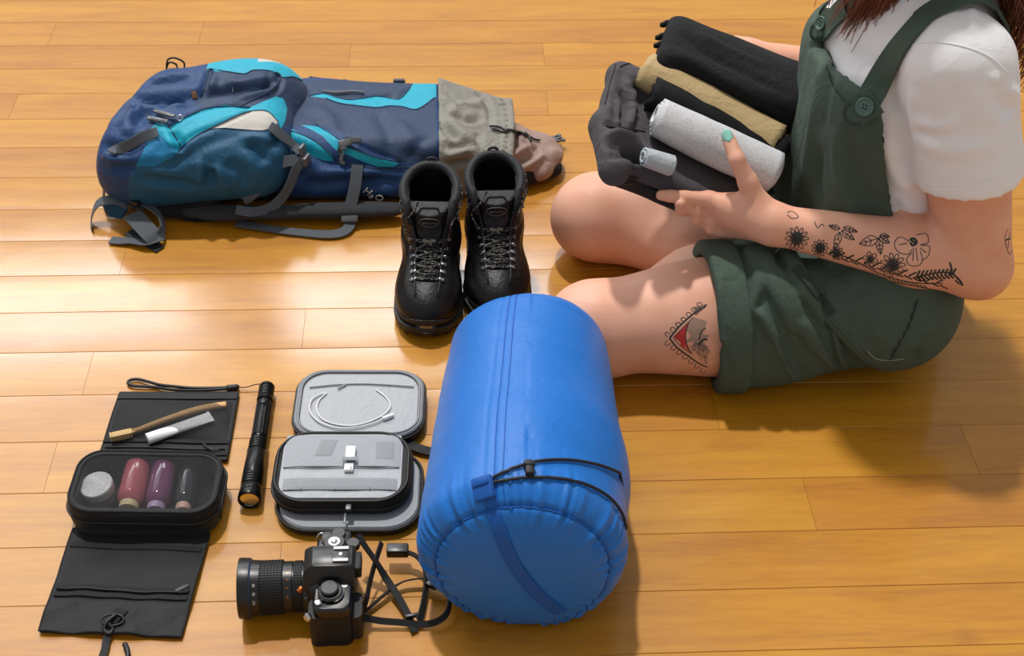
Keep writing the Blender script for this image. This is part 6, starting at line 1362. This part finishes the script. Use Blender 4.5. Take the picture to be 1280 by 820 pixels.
    p, n = drops(b3, [(1084, 438), (1095, 448), (1112, 450), (1130, 448)], .0006, 5); tube('hem_stitching', p, .0010, T, plain('thread_grey', (130, 138, 128), .8), 5)
    bb = bvh_objs([o for o in T.children if o.name.split('.')[0] in ('shorts_leg', 'lap_folds', 'dungarees')])
    p, n = drops(b3, [(944, 303), (975, 332), (1010, 368), (1045, 405), (1080, 442)], .0010, 4); tube('apron_edge', sp(p), .0026, T, GREEN, 6)
    c, n = drop(bb, 1024, 373, .002); box('belt_loop', c, (.014, .010, .003), frame([1, 0, .8], n), .001, T, GRD)
    p, n = drops(bb, [(995, 335), (1008, 350), (1022, 370), (1040, 392)], .0015, 4); ribbon('pocket_flap', p, .012, .003, rn(n), T, GRD, n=0)
    # ---------------- tattoos (flat ink on the skin)
    def ink(name, strokes, w=.0011, parent=T, mat=INK):
        bm = bmesh.new()
        for s in strokes:
            ww = w
            if isinstance(s, tuple) and isinstance(s[0], float): ww, s = s
            p, n = drops(bv, s, .00022, 3)
            if len(p) < 2 or np.max(np.linalg.norm(np.diff(p, axis=0), axis=1)) > .02: continue
            ribbon_bm(bm, p, ww, .0001, rn(n, 2))
        o = bmobj(name, bm, parent, mat); return o
    def flower(cx, cy, r, n, w=.0010, a0=0, asp=1.0, core=.32):
        out = []
        for k in range(n):
            a = a0+2*np.pi*k/n; da = np.pi/n*.82; pts = []
            for t, rr_ in ((-.5, core), (-.9, .65), (-.55, .95), (0, 1.05), (.55, .95), (.9, .65), (.5, core)): pts.append((cx+r*rr_*math.cos(a+t*da), cy+r*rr_*asp*math.sin(a+t*da)))
            out.append(pts)
            out.append((w*1.2, [(cx+r*.3*math.cos(a), cy+r*.3*asp*math.sin(a)), (cx+r*.62*math.cos(a), cy+r*.62*asp*math.sin(a))]))
        for q in (.28, .16, .05): out.append((w*2.2, [(cx+r*q*math.cos(t), cy+r*q*asp*math.sin(t)) for t in np.linspace(0, 2*np.pi, 9)]))
        return out
    def leaf(x0, y0, x1, y1, wd):
        dx, dy = x1-x0, y1-y0; L = math.hypot(dx, dy); nx, ny = -dy/L, dx/L; o = []
        for s in (1, -1): o.append([(x0, y0), (x0+dx*.3+nx*wd*s, y0+dy*.3+ny*wd*s), (x0+dx*.65+nx*wd*.8*s, y0+dy*.65+ny*wd*.8*s), (x1, y1)])
        o.append([(x0, y0), (x1, y1)])
        for t in (.35, .6): 
            for s in (1, -1): o.append([(x0+dx*t, y0+dy*t), (x0+dx*(t+.15)+nx*wd*.7*s, y0+dy*(t+.15)+ny*wd*.7*s)])
        return o
    ink('daisy_tattoo', flower(996, 298, 14, 12)); ink('daisy_tattoo', flower(1025, 310, 10, 11)); ink('daisy_tattoo', flower(1116, 331, 15, 11, asp=.95)); ink('daisy_tattoo', flower(1088, 324, 9, 6, a0=.3)); ink('daisy_tattoo', flower(1046, 316, 8, 9)); ink('shading_tattoo', [(.0050, [(982, 303), (990, 312), (1002, 316), (1014, 317)]), (.0034, [(1012, 318), (1028, 325), (1040, 329)]), (.0040, [(1058, 330), (1080, 338), (1096, 346)])])
    ink('leaf_tattoo', leaf(1050, 290, 1043, 312, 4)+leaf(1052, 288, 1068, 300, 4)+leaf(1054, 284, 1072, 290, 3)+leaf(1050, 286, 1036, 282, 3)+[[(1018, 277), (1022, 285), (1027, 280), (1030, 283)], [(984, 266), (990, 264), (998, 271), (990, 273), (984, 268)]])
    ink('leaf_tattoo', leaf(1098, 298, 1074, 305, 6)+leaf(1098, 298, 1101, 318, 4)+leaf(1099, 296, 1112, 304, 4)+leaf(1100, 294, 1112, 296, 3))
    ink('poppy_tattoo', [[(1137, 302), (1125, 296), (1118, 304), (1122, 314), (1134, 318), (1140, 312)], [(1140, 316), (1133, 324), (1138, 332), (1150, 331), (1153, 322), (1150, 314)], [(1145, 294), (1158, 292), (1160, 303), (1150, 306)], [(1152, 307), (1162, 308), (1160, 320), (1152, 326)], (.0030, [(1137, 300), (1142, 298), (1146, 303), (1141, 307), (1138, 303)]), (.0030, [(1139, 300), (1144, 304)]), [(1142, 310), (1141, 326)], [(1145, 310), (1147, 326)], [(1134, 304), (1124, 306)], [(1150, 310), (1158, 316)]])
    branch = [(.0022, [(1040, 316), (1060, 322), (1080, 332), (1100, 342), (1125, 350), (1150, 354), (1178, 354)]), (.0018, [(1010, 312), (1030, 322), (1055, 332), (1085, 343), (1110, 352)])]
    for i, t in enumerate(np.linspace(0, 1, 26)):
        bx, by = 1035+t*140, 318+t*38; s = 1 if i % 2 else -1; branch.append((.0024, [(bx, by), (bx+5, by+3*s), (bx+10, by+5*s)]))
    for i in range(16): branch.append((.0016, [(1085+i*5, 340+i*1.2), (1091+i*5, 346+i*1.1), (1099+i*5, 350+i*.8)]))
    ink('branch_tattoo', branch, .0014)
    fern = [(.0022, [(1142, 347), (1160, 343), (1180, 340), (1194, 344)])]
    for i in range(10): fern += [(.0026, [(1146+i*5, 346-i*.4), (1150+i*5, 338-i*.3)]), (.0026, [(1146+i*5, 346-i*.4), (1152+i*5, 351-i*.4)])]
    ink('fern_tattoo', fern); ink('leaf_tattoo', [(.0024, [(1190, 344), (1189, 334), (1187, 328)])]); ink('leaf_tattoo', [(.0022, [(1150, 364), (1170, 365), (1184, 367)])]); ink('leaf_tattoo', [(.0030, [(1196, 347), (1200, 351), (1203, 357)]), (.0024, [(1194, 350), (1199, 355)])])
    ink('flower_tattoo', [[(1260, 286), (1256, 296), (1258, 308), (1262, 318), (1266, 308), (1266, 290)], (.0022, [(1257, 300), (1263, 298)]), [(1262, 290), (1260, 310)]], .0010)
    # thigh tattoo: pointed lace border, red inset, moth wing
    redm = plain('tattoo_red', (196, 40, 48), .5); fan = plain('tattoo_beige', (168, 138, 120), .55)
    def patch(name, poly, mat, lift=.00018):
        c = np.mean(poly, axis=0); bm = bmesh.new(); rings = []
        for s_ in (1, .75, .5, .25): rings.append([bm.verts.new(drop(bv, c[0]+(x-c[0])*s_, c[1]+(y-c[1])*s_, lift)[0]) for x, y in poly])
        for A_, B_ in zip(rings, rings[1:]):
            for i in range(len(A_)): bm.faces.new((A_[i], A_[(i+1) % len(A_)], B_[(i+1) % len(B_)], B_[i]))
        bm.faces.new(rings[-1]); bmobj(name, bm, T, mat)
    patch('red_inset', [(842.5, 422), (851, 413), (860, 404), (858, 413), (857, 423), (859, 432), (863, 440), (853, 434)], redm); patch('wing_tattoo', [(861, 403), (866, 396), (876, 399), (884, 402), (886, 420), (888, 440), (884, 455), (874, 449), (864, 440), (858, 427), (858, 412)], fan)
    th = [(.0022, [(837, 423), (848, 409), (862, 396), (876, 385)]), (.0022, [(837, 423), (846, 434), (858, 443), (872, 453), (884, 459)]), (.0009, [(842, 422), (853, 410), (866, 397)]), (.0009, [(842, 423), (853, 434), (866, 443)]), (.0012, [(861, 403), (858, 412), (857, 424), (860, 434), (864, 442)])]
    for i in range(7): t = i/6; x, y = 834+t*40, 421-t*37; th.append([(x, y), (x-3, y-4), (x+1, y-6), (x+4, y-3)]); x, y = 834+t*44, 426+t*34; th.append([(x, y), (x-3, y+4), (x+1, y+6), (x+4, y+3)])
    for i in range(9): th.append((.0008, [(872+i*1.5, 428+i*.6), (862+i*2.6, 434+i*2.6)]))
    for i in range(8): th.append((.0014, [(870+i*1.6, 394-i*1.4), (868+i*2.2, 384-i*.6)]))
    th += [(.0030, [(873, 431), (879, 425), (884, 424)]), (.0016, [(874, 425), (876, 415), (882, 410)])]; ink('lace_tattoo', th, .0010)
    # ---------------- brows and lashes of the lowered face
    ct_, st_ = math.cos(-.42), math.sin(-.42); Rh = np.array([[ct_, 0, -st_], [0, 1, 0], [st_, 0, ct_]])
    for s in (-1, 1):
        for nme, zz_, x_, r_ in (('eyebrow', .026, -.14, .0016), ('eyelashes', -.004, -.14, .0010)):
            P_ = []
            for q in np.linspace(-.015, .015, 8):
                o_ = HD+Rh.T @ np.array([x_, s*.030+q, zz_-(q/.015)**2*.003]); d_ = Rh.T @ np.array([1.0, 0, 0]); h_ = bv.ray_cast(Vector(o_), Vector(d_))
                if h_[0] is not None: P_.append(np.array(h_[0]))
            if len(P_) > 2: tube(nme, P_, r_, T, HAIR, 5)
    # ---------------- hair
    bm = bmesh.new(); rs = np.random.RandomState(5); cap = HD+np.array([.016, 0, .042])
    def strand(pts, r): 
        c = catmull(pts, 5); tube_bm(bm, c, list(np.linspace(r, r*.35, len(c))), 3, cap=False)
    def hdr(p): return HD+Rh.T @ (p-HD)
    def scalp(a, e): return hdr(cap+np.array([.100*math.cos(e)*math.cos(a), .083*math.cos(e)*math.sin(a), .096*math.sin(e)]))
    for i in range(2600):
        side = -1 if rs.rand() < .55 else 1; a = side*rs.uniform(.9, 3.14); e = rs.uniform(-.1, 1.45); p0 = scalp(a, e); ct = cap+np.array([-.01, side*.012, .100])
        mid = cap+np.array([.100*math.cos(a)*1.06, .086*math.sin(a)*1.06, rs.uniform(-.03, .01)]); kind = rs.rand()
        if kind < .40:                                                 # falls forward over the chest, near side of the face
            s_ = side; tt_ = rs.normal(0, 1); e_ = np.array([.440+.016*tt_+rs.normal(0, .004), .068+s_*(.055+.012*tt_+rs.normal(0, .006)), .442+.010*abs(tt_)+rs.uniform(-.018, .03)]); m1 = np.array([.455, .068+s_*.085, .585]); mid = hdr(cap+np.array([rs.uniform(-.055, .0), s_*.090, rs.uniform(-.06, 0)]))
            pts = [p0, (p0+mid)/2+np.array([0, s_*.008, .012]), mid, m1+np.array([.012, .006, 0])*tt_+rs.normal(0, .004, 3), (m1+e_)/2+np.array([.006, .003, 0])*tt_+rs.normal(0, .004, 3), e_]
        else:
            e_ = np.array([.615+rs.normal(0, .016), .068+side*rs.uniform(.01, .135), .455+rs.uniform(-.05, .10)]); m1 = np.array([.570+rs.normal(0, .008), .068+side*rs.uniform(.02, .115), .585]); mid = hdr(cap+np.array([.088+rs.normal(0, .008), side*rs.uniform(.02, .075), rs.uniform(-.04, .02)]))
            pts = [p0, (p0+mid)/2+np.array([.012, side*.006, .012]), mid, m1, e_+np.array([.006, 0, .06]), e_]
        strand(pts, .0013)
    h = bmobj('hair', bm, T, HAIR); h['kind'] = 'stuff'
    return T
build_person()
# ================================================================ ROLLED AND FOLDED CLOTHES
def build_clothes():
    def roll(name, label, cat, a, b, r, turns, mat, squash=.8, seed=0, th=.0032, lab2=None, ragged=0.0, tilt=0.0, phase=0.0, amp=.0022):
        T = thing(name, label, cat, (a+b)/2, 'rolled clothes in the pile')
        ax = _n(b-a); L = np.linalg.norm(b-a); u = _n(np.cross([0, 0, 1.0], ax)); w = _n(np.cross(ax, u)); N = int(54*turns); M = 26; rs = np.random.RandomState(seed)
        V = []; tt = np.linspace(0, turns*2*np.pi, N); r_in = r-turns*th*1.28; rad = r_in+(r-r_in)*tt/tt[-1]
        # outer end of the cloth melts into the roll
        rad = rad-np.clip((tt-(tt[-1]-.5))/.5, 0, 1)*th*.6
        for k in range(M+1):
            s = k/M
            for off in (0, -th):
                for i in range(N):
                    q = rad[i]+off; ang = tt[i]+phase; x = q*math.cos(ang); z = q*math.sin(ang)*squash; e = ragged*(.5+.5*math.sin(i*.9)+.6*math.sin(i*.37+1))*(1 if k == 0 else (.7 if k == M else 0)); tel = .010*(1-tt[i]/tt[-1])*(-1 if k == 0 else 1 if k == M else 0)*tilt
                    V.append(a+ax*(L*s-e*(1 if k == 0 else -1)+tel*0-(.012*tilt*(1-tt[i]/tt[-1])*(1-2*s)))+u*x+w*z)
        V = np.array(V); n2 = 2*N; d = wob(V.astype(np.float32), 34, seed, 3)*amp+wob(V.astype(np.float32), 12, seed+3, 2)*.004
        ctr = a+np.outer((V-a) @ ax, ax); rd = V-ctr; V = V+rd/(np.linalg.norm(rd, axis=1)[:, None]+1e-9)*d[:, None]; F_ = []
        for k in range(M):
            for i in range(N-1):
                p = k*n2+i; F_.append((p, p+1, p+1+n2, p+n2)); p2 = p+N; F_.append((p2, p2+n2, p2+1+n2, p2+1))
            F_.append((k*n2+N-1, k*n2+2*N-1, (k+1)*n2+2*N-1, (k+1)*n2+N-1)); F_.append((k*n2, (k+1)*n2, (k+1)*n2+N, k*n2+N))
        for i in range(N-1): F_.append((i, i+N, i+1+N, i+1)); p = M*n2+i; F_.append((p, p+1, p+1+N, p+N))
        bm = bmesh.new(); vs = [bm.verts.new(v) for v in V]
        for f in F_:
            try: bm.faces.new([vs[i] for i in f])
            except ValueError: pass
        bmesh.ops.recalc_face_normals(bm, faces=bm.faces); o = bmobj('rolled_cloth', bm, T, mat)
        return T
    mg = NT('heather_grey_jersey'); v = mg.coord(); n = mg.noise(v, 420, 3, .7); n0 = mg.noise(v, 30, 3); mg.bs(Base_Color=mg.mix(mg.math('MULTIPLY', mg.ramp(n, [(.35, (0, 0, 0)), (.65, (1, 1, 1))]), .8), lin((176, 177, 180)), lin((214, 214, 216))), Roughness=.85, Sheen_Weight=.15)
    mg.bump(mg.math('ADD', mg.math('MULTIPLY', n, .0004), mg.math('MULTIPLY', n0, .002)), .7, 1.0); GREY = mg.m
    TAN = fabric('tan_cotton', (186, 162, 118), .85, 900, .5, .0034, 28, .15); BLACK = fabric('black_cotton', (12, 13, 18), .85, 900, .5, .003, 26, .05, .3); BLACK2 = fabric('black_jersey', (11, 12, 16), .85, 1100, .5, .002, 30, .05, .3)
    CHAR = fabric('charcoal_cotton', (74, 71, 76), .8, 900, .5, .0035, 30, .15, .2); DK = fabric('dark_charcoal_cotton', (34, 32, 36), .75, 900, .5, .003, 30, .12, .2); PALE = fabric('pale_grey_jersey', (176, 184, 190), .85, 1100, .5, .003, 40, .15)
    Z = .318
    roll('rolled_shirt', 'heather grey rolled t-shirt under the thumb, nearest roll in the pile', 'clothes', W(823, 146, .322), W(968, 214, .262), .0335, 3.2, GREY, .86, 3, .0042, tilt=.6, phase=-2.0)
    roll('rolled_shirt', 'small black roll squeezed between the grey and tan rolls', 'clothes', W(818, 116, .318), W(978, 190, .262), .0270, 3, BLACK2, .80, 5, .0036, tilt=.3, ragged=.003)
    roll('rolled_shirt', 'tan cotton roll lying between two black rolls', 'clothes', W(806, 88, .330), W(972, 176, .272), .0345, 2.4, TAN, .70, 8, .0050, tilt=.4, phase=2.2)
    # big black garment at the back: soft flattened roll with a ragged drawcord end
    T = thing('black_garment', 'large black folded garment at the back of the pile', 'clothes', W(900, 90, .33), 'rolled clothes in the pile')
    a, b = W(824, 60, .338), W(1000, 124, .290); ax = _n(b-a); up = np.array([0, 0, 1.0])
    def blk(P):
        vdir = _n(np.cross(up, ax)); Rk = frame(ax); d = sd_box(P, (a+b)/2+ax*.004, (np.linalg.norm(b-a)/2+.010, .070, .030), .026, Rk); c1 = sd_ecap(P, a+ax*.02+Rk[:, 1]*.012+Rk[:, 2]*.012, b+[0, 0, .010], .046, .050, up, .55); d = smin(d, c1, .012)
        s = (P-a.astype(np.float32)) @ ax.astype(np.float32); d = smax(d, -(s+.002*np.sin(P[:, 2]*300)), .004); return (d+.0042*wob(P, 26, 71, 3))*.9
    V, Q = surf(blk, grid(.16, .50, .0045), grid(.06, .36, .0045), grid(.22, .42, .0045)); V = relax(V, Q, 2, .5)
    V = sculpt(V, Q, [([(850, 40), (890, 70), (940, 95), (990, 120)], -.005, .007), ([(845, 60), (880, 85), (930, 115), (985, 140)], .004, .009), ([(835, 75), (870, 100), (920, 128)], -.004, .008), ([(870, 40), (910, 62), (960, 85)], .004, .008)])
    from_arrays('folded_cloth', V, Q, T, BLACK); bvb = bvh_of(V, Q)
    for i, (px, py) in enumerate(((826, 31), (820, 47), (818, 57))):
        c = W(px, py, .342); d = _n([-1, .1*(i-1), .1]); tube('drawcord_end', [c+np.array([.018, 0, 0]), c+np.array([.010, .001, .002]), c+np.array([.004, 0, 0]), c+d*.001], [.005, .005, .0042, .003], T, BLACK, 6, n=3)
    # charcoal trousers wrapped round the left and underneath
    T = thing('folded_trousers', 'charcoal grey folded trousers underneath and left of the rolls', 'clothes', W(780, 160, .27), 'folded clothes in the pile')
    uu = _n(W(915, 230, .232)-W(766, 208, .284)); vv = _n(W(786, 92, .312)-W(764, 206, .290)); uu = _n(uu-vv*uu.dot(vv)); ww = np.cross(uu, vv); Rb = np.stack([uu, vv, ww], 1)
    c0 = W(766, 204, .284)+uu*.092+vv*.085
    def cha(P):
        d = sd_box(P, c0, (.098, .092, .016), .015, Rb)
        rim = sd_cone(P, W(768, 212, .288), W(760, 160, .300), .020, .024); rim = smin(rim, sd_cone(P, W(760, 160, .300), W(776, 98, .312), .020, .019), .015); rim = smin(rim, sd_cone(P, W(776, 98, .312), W(800, 100, .318), .019, .016), .015)
        f2 = sd_ecap(P, W(775, 172, .302), W(812, 196, .290), .020, .016, up, .6); d = smin(smin(d, rim, .016), f2, .014); return (d+.0045*wob(P, 34, 83, 3))*.9
    V, Q = surf(cha, grid(.05, .42, .0040), grid(-.12, .26, .0040), grid(.18, .36, .0040)); V = relax(V, Q, 2, .5)
    V = sculpt(V, Q, [([(770, 82), (765, 110), (762, 140)], .006, .006), ([(775, 110), (782, 125), (778, 145), (784, 160)], -.012, .006), ([(762, 165), (785, 175), (808, 192)], .010, .007), ([(760, 180), (785, 190), (805, 205)], -.010, .006), ([(765, 120), (770, 140), (768, 155)], -.008, .005), ([(783, 100), (792, 118), (790, 140)], .007, .005), ([(768, 125), (776, 135), (772, 155)], .005, .005), ([(790, 105), (800, 120), (795, 140)], -.009, .009), ([(755, 155), (775, 158), (800, 165)], -.006, .005), ([(755, 170), (780, 172), (800, 182)], .006, .007), ([(760, 195), (785, 195), (800, 205)], -.007, .006), ([(782, 130), (790, 138), (787, 155)], .006, .005), ([(750, 140), (752, 170), (756, 200)], .004, .006)])
    from_arrays('folded_cloth', V, Q, T, CHAR); bvc = bvh_of(V, Q)
    for pp in ([(770, 80), (764, 100), (757, 130)], [(775, 84), (785, 80), (800, 82)], [(757, 158), (780, 160), (806, 165)]): p, n = drops(bvc, pp, .0006, 5); tube('seam', p, .0009, T, DK, 5)
    T = thing('folded_trousers', 'near black folded trousers forming the bottom layer of the pile', 'clothes', W(830, 225, .262), 'folded clothes in the pile')
    lay = [((768, 216), (905, 232), (.272, .228), .017), ((762, 208), (905, 226), (.284, .240), .015), ((775, 222), (890, 236), (.262, .224), .012)]
    def dk(P):
        d = sd_box(P, c0+uu*.004-ww*.026, (.098, .090, .012), .011, Rb); e = None
        for p0, p1, z, r in lay: q = sd_ecap(P, W(*p0, z[0]), W(*p1, z[1]), r, r*.9, up, .6); e = q if e is None else np.minimum(e, q)
        return (smin(d, e, .006)+.003*wob(P, 36, 91, 3))*.9
    V, Q = surf(dk, grid(.05, .42, .0040), grid(-.14, .24, .0040), grid(.16, .33, .0038)); V = relax(V, Q, 2, .5); V = sculpt(V, Q, [([(760, 208), (800, 216), (850, 222), (900, 226)], -.006, .0045), ([(765, 222), (800, 228), (860, 234)], -.004, .004), ([(758, 200), (800, 208), (850, 214)], .004, .005)])
    from_arrays('folded_cloth', V, Q, T, DK)
    roll('cloth_roll', 'small pale grey twist of cloth poking out under the grey roll', 'clothes', W(806, 196, .306), W(838, 206, .292), .0150, 2.0, PALE, .8, 12, .0036, tilt=.4)
build_clothes()
